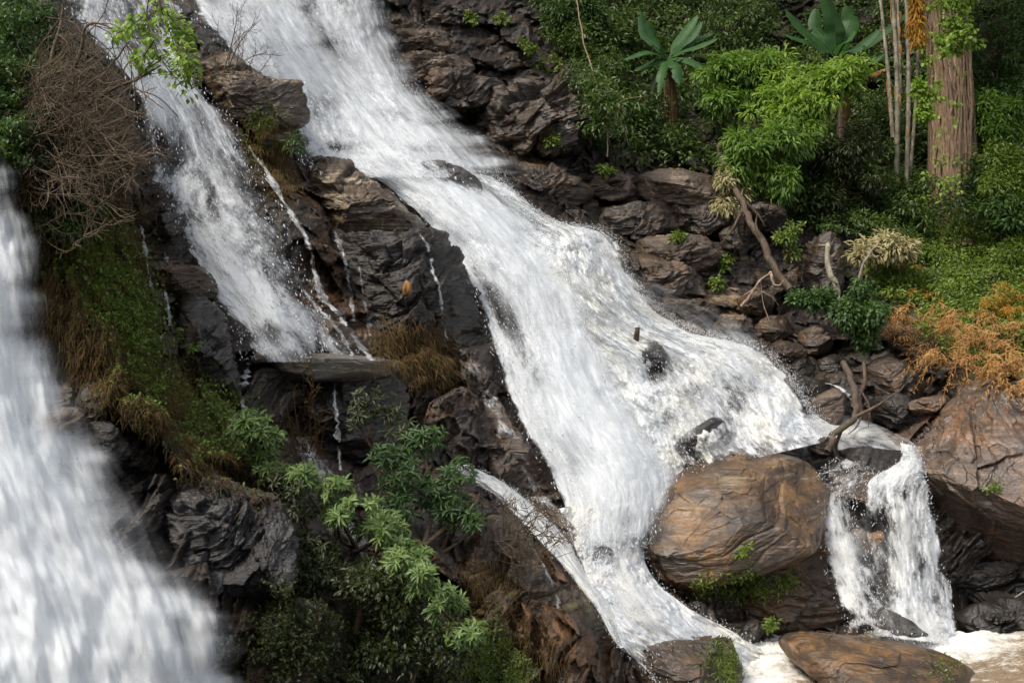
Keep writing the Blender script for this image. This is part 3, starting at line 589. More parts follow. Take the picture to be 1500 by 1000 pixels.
# middle
B('brown rock prow jutting out between the two upper falls', [(258,38),(300,58),(335,78),(370,100),(402,116),(438,118),(448,140),(454,180),(436,190),(418,205),(395,222),(375,200),(350,180),(318,160),(290,130),(270,90)], 20.6, .9, 2.0, 'tan', 60, amp=.6, nt_=360, nr=140, scale=.9, gy_=.5)
B('small dark stone on top of the rock prow', [(268,40),(276,35),(285,42),(284,52),(272,52)], 20.2, .2, .3, 'wet_dark', 61, amp=.2, nt_=60, nr=30, scale=.3)
B('tan wet ledge sloping beside the left edge of the main fall', [(425,235),(470,228),(512,240),(545,268),(588,300),(622,330),(648,348),(600,352),(540,352),(480,345),(440,320),(430,280)], 20.9, .7, 1.8, 'tan', 62, amp=.6, nt_=360, nr=130, gy_=1.0)
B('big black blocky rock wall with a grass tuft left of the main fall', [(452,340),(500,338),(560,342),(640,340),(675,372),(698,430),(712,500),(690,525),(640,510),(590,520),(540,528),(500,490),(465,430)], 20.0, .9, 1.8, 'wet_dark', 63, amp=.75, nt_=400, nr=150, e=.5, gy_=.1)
B('grey wet hump at the top of the lower main fall', [(590,250),(625,236),(665,240),(700,262),(700,285),(640,275)], 23.15, .4, 1.0, 'greywet', 64, amp=.3, nt_=150, nr=56, scale=.7)
B('dark low rock mostly under foam at the foot of the upper fall', [(500,232),(530,218),(560,228),(570,245),(530,252)], 24.0, .3, .8, 'greywet', 65, amp=.3, nt_=110, nr=44, scale=.6)
B('black layered rock block under the wet slab', [(360,545),(420,540),(520,548),(585,540),(600,575),(590,640),(540,680),(460,660),(385,620),(362,590)], 17.6, .6, 1.4, 'wet_dark', 66, amp=.7, nt_=260, nr=100, sdir=(0, -.2, 1), gy_=-.3, e=.6)
B('flat wet slab of rock like a table at the foot of the left cascade', [(358,540),(395,524),(450,517),(520,520),(585,530),(588,542),(540,556),(470,560),(400,556),(365,550)], 17.2, .9, 1.2, 'slab', 67, amp=.10, nt_=260, nr=90, scale=.7, gy_=2.2, e=.6)
B('small tilted flat stone lying on the wet slab', [(366,528),(378,515),(405,513),(420,518),(400,526),(376,534)], 16.9, .25, .5, 'pale', 68, amp=.2, nt_=110, nr=40, scale=.4, gy_=1.5)
B('dark rounded rock shoulder left of the wet slab', [(230,440),(290,430),(325,460),(345,530),(352,590),(310,590),(262,570),(235,510)], 16.4, .7, 1.4, 'wet_dark', 69, amp=.6, nt_=220, nr=90)
B('brown ledge with a trickle above the dark rock shoulder', [(215,400),(255,385),(300,395),(315,430),(270,445),(225,435)], 16.9, .5, 1.2, 'mossy', 70, amp=.6, nt_=160, nr=64)
B('small dark rock splitting the left cascade', [(228,320),(250,312),(268,325),(262,345),(236,345)], 17.6, .4, .8, 'wet_dark', 71, amp=.3, nt_=100, nr=40, scale=.5)
B('square dark rock in the upper right of the left cascade', [(345,338),(370,335),(392,350),(392,375),(365,372),(350,360)], 18.0, .4, .8, 'greywet', 72, amp=.3, nt_=110, nr=44, scale=.5)
B('tan water worn rock at the right foot of the left cascade', [(470,470),(510,480),(545,515),(530,530),(490,528),(470,500)], 17.8, .4, 1.0, 'pale', 73, amp=.3, nt_=140, nr=54, scale=.6)
B('brown layered rock face between the wet slab and the main fall', [(590,560),(660,530),(720,560),(760,640),(800,720),(830,790),(780,760),(700,710),(640,690),(590,640)], 19.2, .5, 1.6, 'brown', 74, amp=.7, nt_=320, nr=110, gy_=.3)
B('pale edged rock spur between the side stream and the main fall', [(770,730),(810,740),(850,790),(885,820),(882,850),(850,850),(810,810),(780,770)], 18.2, .4, 1.0, 'pale', 75, amp=.5, nt_=180, nr=64, scale=.6)
B('big brown mossy rock rising from the bottom centre', [(690,775),(735,757),(768,775),(800,840),(850,875),(890,915),(908,960),(905,1060),(780,1090),(680,1040),(672,930),(665,840)], 15.9, 1.0, 2.0, 'mossy', 76, amp=.9, nt_=400, nr=160, gy_=.4)
# lower left
B('glossy grey folded rock face right of the near left fall', [(165,730),(225,690),(300,700),(365,722),(412,755),(432,805),(418,868),(375,892),(300,895),(245,850),(200,800)], 12.9, .8, 1.6, 'greywet', 80, amp=.75, nt_=420, nr=170, sdir=(-.5, -.4, .75), scale=.8, gy_=.5)
B('dark rock with orange cracks right of the glossy folded rock', [(340,715),(400,735),(428,775),(430,850),(400,880),(365,850),(345,780)], 12.7, .5, 1.2, 'greywet', 81, amp=.7, nt_=220, nr=80, sdir=(-.6, -.3, .7), scale=.5)
B('grey square block above the near left fall', [(108,570),(150,558),(160,590),(140,615),(105,605)], 12.8, .4, .9, 'greywet', 82, amp=.4, nt_=130, nr=50, scale=.4)
B('rounded grey block under the brown grass bank', [(165,590),(200,582),(238,600),(245,630),(205,640),(175,620)], 12.9, .4, .9, 'greywet', 83, amp=.4, nt_=150, nr=56, scale=.4)
B('pale wet rocks at the edge of the near left fall', [(60,605),(110,598),(130,625),(95,645),(60,640)], 12.4, .4, .8, 'pale', 84, amp=.4, nt_=130, nr=50, scale=.4)
B('dark rock below the grey block beside the near left fall', [(110,625),(165,622),(190,660),(160,700),(110,690)], 12.6, .5, 1.0, 'wet_dark', 85, amp=.6, nt_=180, nr=70, scale=.6)
B('brown ledge under the hanging moss on the left cliff', [(62,470),(110,455),(160,470),(165,510),(120,530),(70,510)], 13.5, .5, 1.0, 'brown', 86, amp=.6, nt_=180, nr=64, scale=.5)
B('dark rock outcrop at the top left between the streams', [(35,5),(70,0),(95,40),(100,70),(70,72),(45,40)], 15.6, .6, 1.2, 'wet_dark', 87, amp=.5, nt_=140, nr=54, scale=.5)
B('brown mossy rock in the bottom shade below the glossy folded rock', [(310,900),(370,895),(440,880),(500,910),(520,980),(450,1060),(330,1040),(300,960)], 12.8, .6, 1.2, 'mossy', 88, amp=.8, nt_=260, nr=100, scale=.6)
#@@WATER
# ------------------------------------------------------------------ water
_sx, _sy = _fx, _fy
_sd = box(D(_fx, _fy), 5)
def Dw(px, py): return np.where((np.asarray(px) > FX0) & (np.asarray(px) < FX0 + FW * FS - 6) & (np.asarray(py) > FY0) & (np.asarray(py) < FY0 + FH * FS - 6), fsamp(_sd, px, py), D(px, py))
def ribbon(name, label, cat, secs, mat, off=.35, dens=.8, edge=.12, nu=160, nv=400, amp=.12, bulge=.2, holes=(), top=.0, bottom=.0, seed=0, dfun=None, edge_noise=.5, stretch=2.2, var=.22, part_of=None):
    sct = np.array(secs, float); c = curve(sct, nv)
    u = np.linspace(0, 1, nu)[None]; px = c[:, 0:1] * (1 - u) + c[:, 2:3] * u; py = c[:, 1:2] * (1 - u) + c[:, 3:4] * u
    d = (dfun or Dw)(px, py) - off - bulge * (1 - (2 * u - 1) ** 2)
    q = P(px, py, d)
    wid = np.linalg.norm(q[:, -1] - q[:, 0], axis=-1); mid = q[:, nu // 2]; L = np.concatenate([[0], np.cumsum(np.linalg.norm(np.diff(mid, axis=0), axis=-1))])
    U = (u - .5) * wid[:, None]; Vv = np.broadcast_to(L[:, None], U.shape)
    co = np.stack([U * 2.2, Vv * 2.2 / stretch, U * 0 + seed * 3.7], -1)
    h = fbm(co, 4, seed) * 1.0 + .45 * fbm(co * np.array([3.1, 2.2, 1]), 3, seed + 5)
    d = d - amp * h
    e1 = edge * (1 + edge_noise * 1.6 * fbm(np.stack([U * .3 + 9, Vv * 1.6, U * 0 + seed], -1), 4, seed + 9))
    en = np.clip(np.maximum(e1, .01), .01, 1)
    ed = sm(0, 1, np.minimum(u, 1 - u) / en)
    t = np.linspace(0, 1, nv)[:, None]
    if top > 0: ed = ed * sm(0, top, t)
    if bottom > 0: ed = ed * sm(0, bottom, 1 - t)
    de = dens + var * fbm(co * .35, 3, seed + 3)
    for (hx, hy, rx, ry, a_, am) in holes:
        ca, sa = math.cos(a_), math.sin(a_); X = ((px - hx) * ca + (py - hy) * sa) / rx; Y = (-(px - hx) * sa + (py - hy) * ca) / ry
        de = de - am * np.exp(-(X * X + Y * Y))
    de = np.clip(de, 0, 1.4) * ed
    v = P(px, py, d)
    o = mk(name, v.reshape(-1, 3), None, grid_faces(nv, nu), M[mat], uv=np.stack([U, Vv], -1).reshape(-1, 2), attrs={'dens': de.ravel()}, parent=part_of)
    if part_of is None: tag(o, label, cat, kind='structure')
    return o
def shift(secs, dx0=0, dx1=0, dy=0): s_ = np.array(secs, float); s_[:, 0] += dx0; s_[:, 2] += dx1; s_[:, [1, 3]] += dy; return s_
def drops(name, label, groups, mat='drop'):
    """each group: (secs, count, spread px, size m, lengthen, mode)"""
    acc = Acc()
    for secs, n, spread, size, ln, mode, off in groups:
        c = curve(np.array(secs, float), 200); t = rng.random(n) * 198; i = t.astype(int); w = (t - i)[:, None]; row = c[i] * (1 - w) + c[i + 1] * w
        dirp = nrm(np.stack([(c[i + 1] - c[i])[:, [0, 2]].mean(1), (c[i + 1] - c[i])[:, [1, 3]].mean(1)], -1))
        r = np.abs(rng.normal(size=n)) * spread; wd = np.abs(row[:, 2] - row[:, 0]) + 1
        if mode == 'L': u = -r / wd + .03
        elif mode == 'R': u = 1 + r / wd - .03
        elif mode == 'E': u = np.where(rng.random(n) < .5, -r / wd + .03, 1 + r / wd - .03)
        else: u = rng.random(n)
        px = row[:, 0] * (1 - u) + row[:, 2] * u; py = row[:, 1] * (1 - u) + row[:, 3] * u + rng.normal(size=n) * spread * .3
        if mode in 'LRE': py = py - np.abs(rng.normal(size=n)) * spread * .25
        d = Dw(px, py) - off - np.abs(rng.normal(size=n)) * .25
        p0 = P(px, py, d); p1 = P(px + dirp[:, 0] * 3, py + dirp[:, 1] * 3 + 1.2, d)
        sz = size * (.5 + rng.random(n) ** 2 * 1.3)
        batch(acc, TETR, p0, p1 - p0 + .02 * rdir(n), rdir(n), sz * ln * (.6 + .8 * rng.random(n)), sz, 0.5)
    o = mka(name, acc, M[mat], smooth=True); tag(o, label, 'spray', kind='stuff'); return o
H = math.radians
# upper fall
ribbon('waterfall', 'tall white upper waterfall pouring down from the top centre', 'waterfall', shift(WR['upper'], 6, -8), 'fall', .45, 1.0, .12, 240, 420, .09, .5, seed=1, bottom=.05,
       holes=[(462,40,24,75,H(-25),.62), (490,110,18,60,H(-28),.45), (405,30,24,60,H(-25),.3), (472,160,20,34,H(-25),.5), (385,60,14,40,H(-25),.25), (545,50,14,60,H(-25),.25), (500,215,50,10,0,.3)])
ribbon('waterfall', 'loose outer curtain of the tall upper waterfall', 'waterfall', shift(WR['upper'], 10, 14), 'fall', .85, .55, .28, 200, 360, .12, .6, seed=2, bottom=.05,
       holes=[(470,40,20,80,H(-28),.5), (405,30,20,60,H(-25),.3)])
ribbon('waterfall', 'wide main white waterfall sheet sliding down the centre', 'waterfall', shift(WR['main'], 2, 6), 'fall', .42, 1.0, .07, 300, 620, .07, .5, seed=3, top=.03, bottom=.07,
       holes=[(728,440,18,60,H(-30),.55), (752,500,22,60,H(-32),.5), (700,285,60,16,H(35),.4), (735,560,16,70,H(-26),.3), (830,340,60,12,H(50),.28), (870,560,14,60,H(-35),.2), (650,262,50,8,H(5),.35), (775,650,14,70,H(-26),.35), (850,480,14,80,H(-38),.2)])
ribbon('waterfall', 'loose streaked outer layer of the main waterfall sheet', 'waterfall', shift(WR['main'], -3, 8), 'fall', .72, .48, .2, 240, 520, .12, .5, seed=4, top=.05, holes=[(740,470,24,80,H(-32),.3)])
ribbon('waterfall', 'churning white cascade on the right of the main waterfall', 'waterfall', shift(WR['right'], -10, 0), 'splash', .55, 1.0, .09, 260, 460, .22, .7, seed=5, stretch=1.6, top=.02,
       holes=[(1000,560,26,40,H(-30),.62), (1085,585,34,44,H(-35),.55), (860,400,30,14,H(30),.28), (1050,640,20,40,H(50),.3), (960,530,14,26,0,.8), (1018,655,22,40,H(48),.5), (975,600,12,40,H(-25),.4)])
ribbon('waterfall', 'loose spray layer over the churning right cascade', 'waterfall', shift(WR['right'], 0, 14), 'splash', 1.0, .55, .22, 220, 380, .32, .8, seed=6, stretch=1.5, top=.03, holes=[(1040,580,60,50,0,.3), (960,530,16,26,0,.9)])
ribbon('rapids', 'foaming white channel between the centre rock and the golden boulder', 'rapids', WR['channel'], 'foam', .55, 1.15, .06, 220, 420, .22, .4, seed=7, stretch=1.3, holes=[(912,752,14,10,0,.9), (885,812,12,10,0,.5)])
ribbon('waterfall', 'left cascade dropping in threads over dark rock steps', 'waterfall', WR['cascade'], 'fall', .35, .43, .16, 240, 460, .08, .4, seed=8, var=.5, edge_noise=.9, bottom=.05,
       holes=[(250,230,30,40,0,.22), (400,330,14,40,H(-30),.35), (370,350,14,14,0,.35), (440,410,10,50,H(-30),.3), (300,270,40,20,0,-.1), (340,400,30,60,H(-35),-.35), (400,460,30,40,H(-30),-.3), (130,60,60,60,0,-.4), (240,130,40,30,0,-.4), (395,490,20,20,0,.3)])
ribbon('waterfall', 'loose outer threads of the left cascade', 'waterfall', shift(WR['cascade'], 4, 6), 'fall', .6, .30, .25, 180, 380, .12, .3, seed=9, var=.4)
ribbon('waterfall', 'small right fall dropping white beside the golden boulder', 'waterfall', WR['small'], 'splash', 1.0, .70, .10, 160, 360, .10, .3, seed=10, stretch=2.2, edge_noise=1.1, bottom=.05, holes=[(1288,860,20,60,0,.5), (1285,770,22,34,0,.55), (1350,800,8,60,0,.25), (1320,720,20,14,0,.2), (1378,880,10,40,0,.2)])
ribbon('waterfall', 'thin left thread of the small right fall', 'waterfall', WR['left_thread'], 'splash', 1.15, .52, .28, 100, 320, .06, .2, seed=11, stretch=2.4, bottom=.08, edge_noise=.9, holes=[(1240,725,24,14,0,.2)])
ribbon('stream', 'side stream running down between the bushes and the main fall', 'stream', WR['side'], 'splash', .5, .78, .22, 120, 360, .12, .2, seed=12, stretch=2)
ribbon('spray', 'thin lacy veil between the two threads of the small right fall', 'spray', [(1240,760,1300,765),(1240,820,1310,822),(1262,880,1330,882),(1275,925,1345,930)], 'splash', 1.2, .36, .35, 80, 200, .06, .2, seed=13, bottom=.1, top=.1)
# soft blown veils that blur the edges of the big falls
ribbon('spray', 'blown veil over the right edge of the tall upper waterfall', 'spray', shift([(430,-90,560,-90),(455,0,585,0),(480,80,620,75),(520,150,665,140),(560,200,740,195),(590,250,800,255)], 0, 0), 'veil', 1.0, .55, .5, 120, 240, .12, .4, seed=14)
ribbon('spray', 'blown veil over the middle of the tall upper waterfall', 'spray', shift(WR['upper'], -5, 5), 'veil', 1.2, .42, .45, 120, 240, .12, .4, seed=15, bottom=.1)
ribbon('spray', 'blown veil over the whole main waterfall sheet', 'spray', shift(WR['main'], -12, 20), 'veil', 1.0, .50, .35, 160, 320, .10, .4, seed=18, top=.12, bottom=.1)
ribbon('spray', 'blown veil over the left cascade', 'spray', shift(WR['cascade'], -10, 12), 'veil', .8, .2, .4, 120, 260, .08, .3, seed=19, top=.05, bottom=.05)
ribbon('spray', 'blown veil over the foaming channel', 'spray', shift(WR['channel'], -14, 14), 'veil', .95, .34, .35, 120, 200, .08, .2, seed=20, top=.1)
ribbon('spray', 'blown veil over the small right fall', 'spray', [(1196,720,1375,720),(1196,800,1390,800),(1215,880,1405,880),(1225,950,1425,950)], 'veil', 1.5, .32, .4, 100, 160, .05, .1, seed=24, top=.3)
ribbon('spray', 'blown veil over the foot of the main waterfall', 'spray', [(700,480,960,520),(740,560,980,600),(790,660,1010,660),(830,740,1010,710),(840,800,990,780)], 'veil', 1.1, .5, .4, 120, 240, .12, .3, seed=16, top=.4, bottom=.2)
ribbon('spray', 'blown veil over the right cascade', 'spray', [(790,300,930,320),(850,400,980,410),(920,460,1120,470),(970,540,1190,530),(990,640,1215,610),(1000,700,1215,650)], 'veil', 1.25, .30, .4, 120, 240, .15, .5, seed=17, top=.2, bottom=.15)
# near fall at the left edge, much closer to the camera
NEAR = [(-300,170,52,170),(-290,270,66,270),(-280,420,100,420),(-280,560,138,560),(-290,680,200,665),(-300,800,285,775),(-300,920,365,900),(-300,1060,425,1060)]
def Dn(px, py): return 10.9 - (np.asarray(py) - 200) * .0012 + 0 * np.asarray(px)
for k, (sh, de, of, sd_) in enumerate(((0, .80, 0, 21), (8, .62, .35, 22), (0, .5, .7, 23))):
    ribbon('waterfall', ['near blurred white waterfall along the left edge', 'middle curtain of the near left waterfall', 'front curtain of the near left waterfall'][k], 'waterfall',
           shift(NEAR, 0, sh - 6 * k), 'veil', of, de + .1, .42 - .03 * k, 160, 320, .25, .5, seed=sd_, top=.22, dfun=Dn, edge_noise=.5, stretch=3.5)
# thin rivulets, each its own run of water
def rivulet(label, pts, w, dens=.62, mat='trickle', off=.12, seed=0):
    dens = dens * 1.0; pts = curve(pts, 40); w = w * (.9 + .9 * fbm(np.stack([np.arange(40) * .31, np.zeros(40) + seed, np.zeros(40)], -1), 3, seed))
    c = np.array(pts, float); c[:, 0] += 3.0 * fbm(np.stack([np.arange(40) * .45, np.zeros(40) + seed, np.zeros(40)], -1), 3, seed + 3); secs = np.stack([c[:, 0] - w, c[:, 1], c[:, 0] + w, c[:, 1]], -1)
    def df(px, py):
        r = surf(px, py); k = r.min(1, keepdims=True); kk = np.concatenate([np.repeat(k[:1], 6, 0), k, np.repeat(k[-1:], 6, 0)])
        return np.stack([kk[i:i + len(k)] for i in range(13)]).mean(0) + 0 * r
    return ribbon('rivulet', label, 'rivulet', secs, mat, off, dens, .45, 26, 260, .03, .04, seed=seed, dfun=df, edge_noise=.9)
rivulet('thin stream sliding from the rock prow past the black wall to the wet slab', [(365,215),(395,260),(425,310),(448,350),(462,400),(470,430),(498,465),(522,498),(545,528)], 9, .62, seed=31)
rivulet('lower branch of the thin stream beside the tan worn rock', [(440,420),(465,450),(500,490),(520,530)], 8, .55, seed=32)
rivulet('leftmost thread down the black rock wall', [(488,335),(502,370),(512,420),(518,470)], 6, .5, seed=33)
rivulet('second thread down the black rock wall', [(524,345),(528,400),(535,450),(542,492)], 5, .38, seed=34)
rivulet('beaded thread at the right end of the black rock wall', [(610,338),(626,360),(634,395),(645,430),(648,465),(656,500)], 5, .62, seed=35)
rivulet('thread falling off the wet slab to the ledge below', [(490,556),(491,590),(495,630),(498,688)], 5, .66, seed=36)
rivulet('fast runnel leaving the wet slab at its left corner', [(365,532),(358,560),(356,590),(362,604)], 8, .7, seed=37)
rivulet('trickle over the brown ledge left of the cascade', [(204,310),(210,350),(218,400),(222,422)], 4, .55, seed=38)
rivulet('second trickle joining at the brown ledge left of the cascade', [(222,330),(238,360),(246,386)], 4, .45, seed=39)
rivulet('trickle splitting below the brown ledge', [(240,420),(248,460),(246,480),(234,495)], 4, .55, seed=40)
rivulet('runnel down the big brown rock at the bottom centre', [(766,775),(782,805),(800,835),(815,870),(818,890)], 5, .55, seed=41)
rivulet('wide wet sheet edging the main fall over brown rock', [(655,505),(690,525),(715,580),(745,640),(775,700),(800,745)], 22, .42, seed=42)
rivulet('foamy patch where the slab thread lands on the ledge', [(470,690),(490,688),(510,690)], 10, .4, seed=43)
rivulet('stream glimpsed behind the glossy leaved bush', [(445,640),(470,700),(510,780),(560,840),(600,870),(650,930)], 26, .5, seed=44)
rivulet('white run of water left of the wet slab bushes', [(425,640),(460,690),(500,720),(520,760)], 16, .4, seed=45)
# sheet of water on top of stones
rivulet('water spilling over the long dark wedge rock', [(1180,556),(1215,562),(1238,574),(1255,600)], 7, .6, 'splash', seed=46)
rivulet('water curling over the round brown rock', [(1190,700),(1215,690),(1250,686),(1300,698)], 9, .5, 'splash', seed=47)
# still and running pools
def pool(label, poly, z_of, n=160, amp=.03, dens=None, mat='pool'):
    poly = np.array(poly, float); lo, hi = poly.min(0), poly.max(0)
    X, Y = np.meshgrid(np.linspace(lo[0], hi[0], n * 2), np.linspace(lo[1], hi[1], n)); d = z_of(X, Y); q = P(X, Y, d)
    q[..., 2] += amp * (fbm(q * 1.4, 4, 5) + .5 * fbm(q * 5, 3, 6))
    f = grid_faces(n, n * 2); m = inpoly(X.ravel(), Y.ravel(), poly); f = f[m[f].all(1)]
    used, inv = np.unique(f, return_inverse=True)
    de = (dens(X, Y) if dens else np.full(X.shape, .5)).ravel()[used]
    return tag(mk('water', q.reshape(-1, 3)[used], None, inv.reshape(-1, 4)[:, ::-1], M[mat], attrs={'dens': de}), kind='structure')
def planez(z):
    def f(X, Y):
        # depth where the ray through the pixel meets the level z
        u = (500 - Y) / F; return z / np.minimum(-sp + u * cp, -.02)
    return f
pool('', [(960,925),(1600,925),(1900,1200),(900,1200)], planez(-4.62), 320, .07, lambda X, Y: .36 + .6 * sm(1230, 1060, X) + .6 * np.exp(-((X - 1400) / 70) ** 2 - ((Y - 935) / 30) ** 2))
ribbon('stream', 'shallow upper stream sheet feeding the small right fall', 'stream', [(1090,625,1100,660),(1150,606,1160,662),(1200,600,1192,668),(1255,606,1235,664),(1305,628,1300,664),(1348,655,1326,672),(1358,690,1290,698)], 'foam', .45, .40, .12, 120, 300, .06, .05, seed=50)
drops('spray', 'white drops flying off the falls', [
  (WR['upper'], 3000, 14, .005, 4.0, 'R', .7), (WR['upper'], 4000, 10, .005, 7, 'A', 1.1),
  (WR['main'], 4000, 8, .005, 7, 'A', .95),
  (WR['right'], 5000, 9, .007, 2.2, 'R', 1.0), (WR['right'], 6000, 8, .007, 3.2, 'A', 1.5),
  (WR['channel'], 900, 7, .007, 2, 'E', .8), (WR['channel'], 3000, 8, .007, 2.2, 'A', 1.0),
  (WR['cascade'], 3000, 5, .005, 7, 'A', .65), 
  (WR['small'], 1500, 6, .006, 4.5, 'A', 1.2), (WR['left_thread'], 1200, 5, .005, 4.5, 'A', 1.3), (WR['side'], 1500, 5, .005, 3, 'A', .8)])
#@@PLANTS
# ------------------------------------------------------------------ plants
UP = np.array([0, 0, 1.])
def leaves_at(acc, pos, outd, L, W, tpl=LEAF, droop=.25, spread=.7, t0=0., t1=1.):
    n = len(pos); d = nrm(outd + spread * rdir(n) - droop * UP); n0 = nrm(UP * 1.0 - VIEW * .35 + .55 * rdir(n))
    batch(acc, tpl, pos, d, n0, L * (.6 + .7 * rng.random(n)), W * (.7 + .5 * rng.random(n)), t0 + (t1 - t0) * rng.random(n))
def clumps(acc, cen, r, n, L, W, tpl=LEAF, droop=.25, spread=.6, t0=0., t1=1., flat=.8):
    """n leaves around each centre, pointing outwards"""
    k = len(cen); r = np.broadcast_to(r, (k,))
    dr = rdir(k * n); rr = np.repeat(r, n)[:, None] * (rng.random((k * n, 1)) ** .45); dr2 = dr * np.array([1, 1, flat])
    tt = np.repeat(rng.random(k) * .5, n) + rng.random(k * n) * .5
    pos = np.repeat(cen, n, 0) + dr2 * rr; N = k * n
    d = nrm(dr2 + spread * rdir(N) - droop * UP); n0 = nrm(UP - VIEW * .35 + .55 * rdir(N))
    batch(acc, tpl, pos, d, n0, L * (.6 + .7 * rng.random(N)), W * (.7 + .5 * rng.random(N)), t0 + (t1 - t0) * tt)
def whorls(acc, tips, axis, n, L, W, t0=0., t1=1.):
    """a ring of leaves at each shoot tip"""
    k = len(tips); a = np.tile(np.arange(n) / n * 2 * np.pi, k) + np.repeat(rng.random(k) * 6.3, n) + rng.normal(size=k * n) * .25
    ax = nrm(np.repeat(axis, n, 0)); x = nrm(np.cross(ax, np.array([.2, .9, .3]))); y = np.cross(ax, x)
    d = nrm(np.cos(a)[:, None] * x + np.sin(a)[:, None] * y + ax * (.15 + .5 * rng.random((k * n, 1))) - UP * .18)
    pos = np.repeat(tips, n, 0) + ax * (rng.random((k * n, 1)) - .5) * L * .5
    batch(acc, LEAF, pos, d, nrm(ax + .3 * rdir(k * n)), L * np.repeat(.6 + .6 * rng.random(k), n) * (.65 + .5 * rng.random(k * n)), W * (.8 + .3 * rng.random(k * n)), t0 + (t1 - t0) * np.clip(np.repeat(rng.random(k) * .6, n) + rng.random(k * n) * .4, 0, 1))
def ell(n, px, py, d, rx, ry, rz, shell=.5):
    """points in an ellipsoid given in pixels (rx, ry) and metres of depth (rz)"""
    u = rdir(n) * (rng.random((n, 1)) ** shell)
    return P(px + u[:, 0] * rx, py + u[:, 2] * -ry, d + u[:, 1] * rz)
def shrub(name, label, cat, px, py, rx, ry, rz, d, nc, nl, L, W, mat, base=None, cr=.22, tpl=LEAF, group=None, droop=.25, stemw=.03, t0=0., t1=1., lobes=0):
    b = P(*(base or (px, py + ry)), d + (0.2 if base is None else 0)); root = thing(name, b, label, cat, group)
    if lobes:
        lo = np.array([[px + rng.uniform(-.75, .75) * rx, py + rng.uniform(-.75, .75) * ry, d + rng.uniform(-.5, .5) * rz] for _ in range(lobes)])
        cen = np.concatenate([ell(nc // lobes, *l, rx * rng.uniform(.18, .42), ry * rng.uniform(.15, .36), rz * .5, .4) for l in lo])
    else: cen = ell(nc, px, py, d, rx, ry, rz, .45)
    k_ = rng.random(len(cen)) < .22; c0 = P(px, py, d); cen[k_] = c0 + (cen[k_] - c0) * (1.1 + .35 * rng.random((k_.sum(), 1)))
    acc = Acc(); clumps(acc, cen, cr * (.6 + .7 * rng.random(len(cen))), nl, L, W, tpl, droop, t0=t0, t1=t1); mka('foliage', acc, M[mat], root)
    st = Acc(); hub = P(px, py + ry * .45, d + .05)
    tube(st, curve([b + UP * -.15, (b + hub) / 2 + .1 * rdir(1)[0], hub], 8), np.linspace(stemw, stemw * .7, 8), 7)
    for c_ in cen[:: max(1, len(cen) // 26)]:
        mid = (hub + c_) / 2 + .12 * rdir(1)[0]; tube(st, curve([hub, mid, c_], 7), np.linspace(stemw * .55, .004, 7), 5)
    mka('stem', st, M['twig'], root); return root
def cover(label, name, poly, n, L, W, mat, lift=.12, tpl=DIAM, outd=(0, -.5, .6), droop=.1, spread=.8, cat='ground cover', lump=.18, nclump=None, t0=0., t1=1.):
    acc = Acc(); k = nclump or max(8, n // 60); c = samp(poly, k); m = rng.integers(0, k, n)
    sig = lump / surf(c[m, 0], c[m, 1]) * F
    p = c[m] + rng.normal(size=(n, 2)) * sig[:, None] * .8
    hgt = (rng.random(k) * lift * 1.6)[m] * np.exp(-(((p - c[m]) / sig[:, None]) ** 2).sum(1) * .6)
    d = surf(p[:, 0], p[:, 1]) - hgt - lift * .3 * rng.random(n)
    leaves_at(acc, P(p[:, 0], p[:, 1], d), np.broadcast_to(np.array(outd, float), (n, 3)), L, W, tpl, droop, spread, t0, t1)
    o = mka(name, acc, M[mat]); tag(o, label, cat, kind='stuff'); return o

# ---- dark jungle behind everything at the upper right
Jp = [(790,-60),(1560,-60),(1560,330),(1320,330),(1180,300),(1060,240),(1000,238),(905,225),(880,150),(850,60)]
def mass(label, poly, k, n, L, W, mat, near, far, r=.42, t0=0., t1=1., tpl=DIAM, name='undergrowth', bias=0):
    c = samp(poly, k); acc = Acc(); d = surf(c[:, 0], c[:, 1]) - near - (far - near) * rng.random(k)
    clumps(acc, P(c[:, 0], c[:, 1], d), r * (.5 + rng.random(k)), n, L, W, tpl, .35, t0=t0, t1=t1, flat=.6); o = mka(name, acc, M[mat]); return tag(o, label, 'undergrowth', kind='stuff')
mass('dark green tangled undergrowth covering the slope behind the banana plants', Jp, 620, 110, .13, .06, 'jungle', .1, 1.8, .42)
mass('hanging dark leaves at the upper edge of the right cliff', [(790,-50),(900,-50),(905,215),(880,210),(860,140),(830,90),(800,40)], 110, 110, .10, .045, 'jungle', .1, 1.0, .3, .2, 1.)
mass('mid green leafy undergrowth to the right of the big trunk', [(1425,60),(1560,60),(1560,330),(1430,320),(1420,200)], 130, 120, .12, .055, 'green', .6, 2.4, .38, 0, .8)
Sp = [(1290,330),(1340,312),(1440,325),(1560,300),(1560,500),(1480,500),(1400,470),(1330,450),(1270,400)]
mass('bright green low plants covering the slope below the big trunk', Sp, 330, 110, .085, .042, 'slope', .0, .7, .26, name='ground_cover')
mass('shadowed leaves under the lime green bushes', [(1180,230),(1330,250),(1340,330),(1290,360),(1200,330),(1150,290)], 90, 100, .10, .05, 'jungle', .2, 1.3, .32)
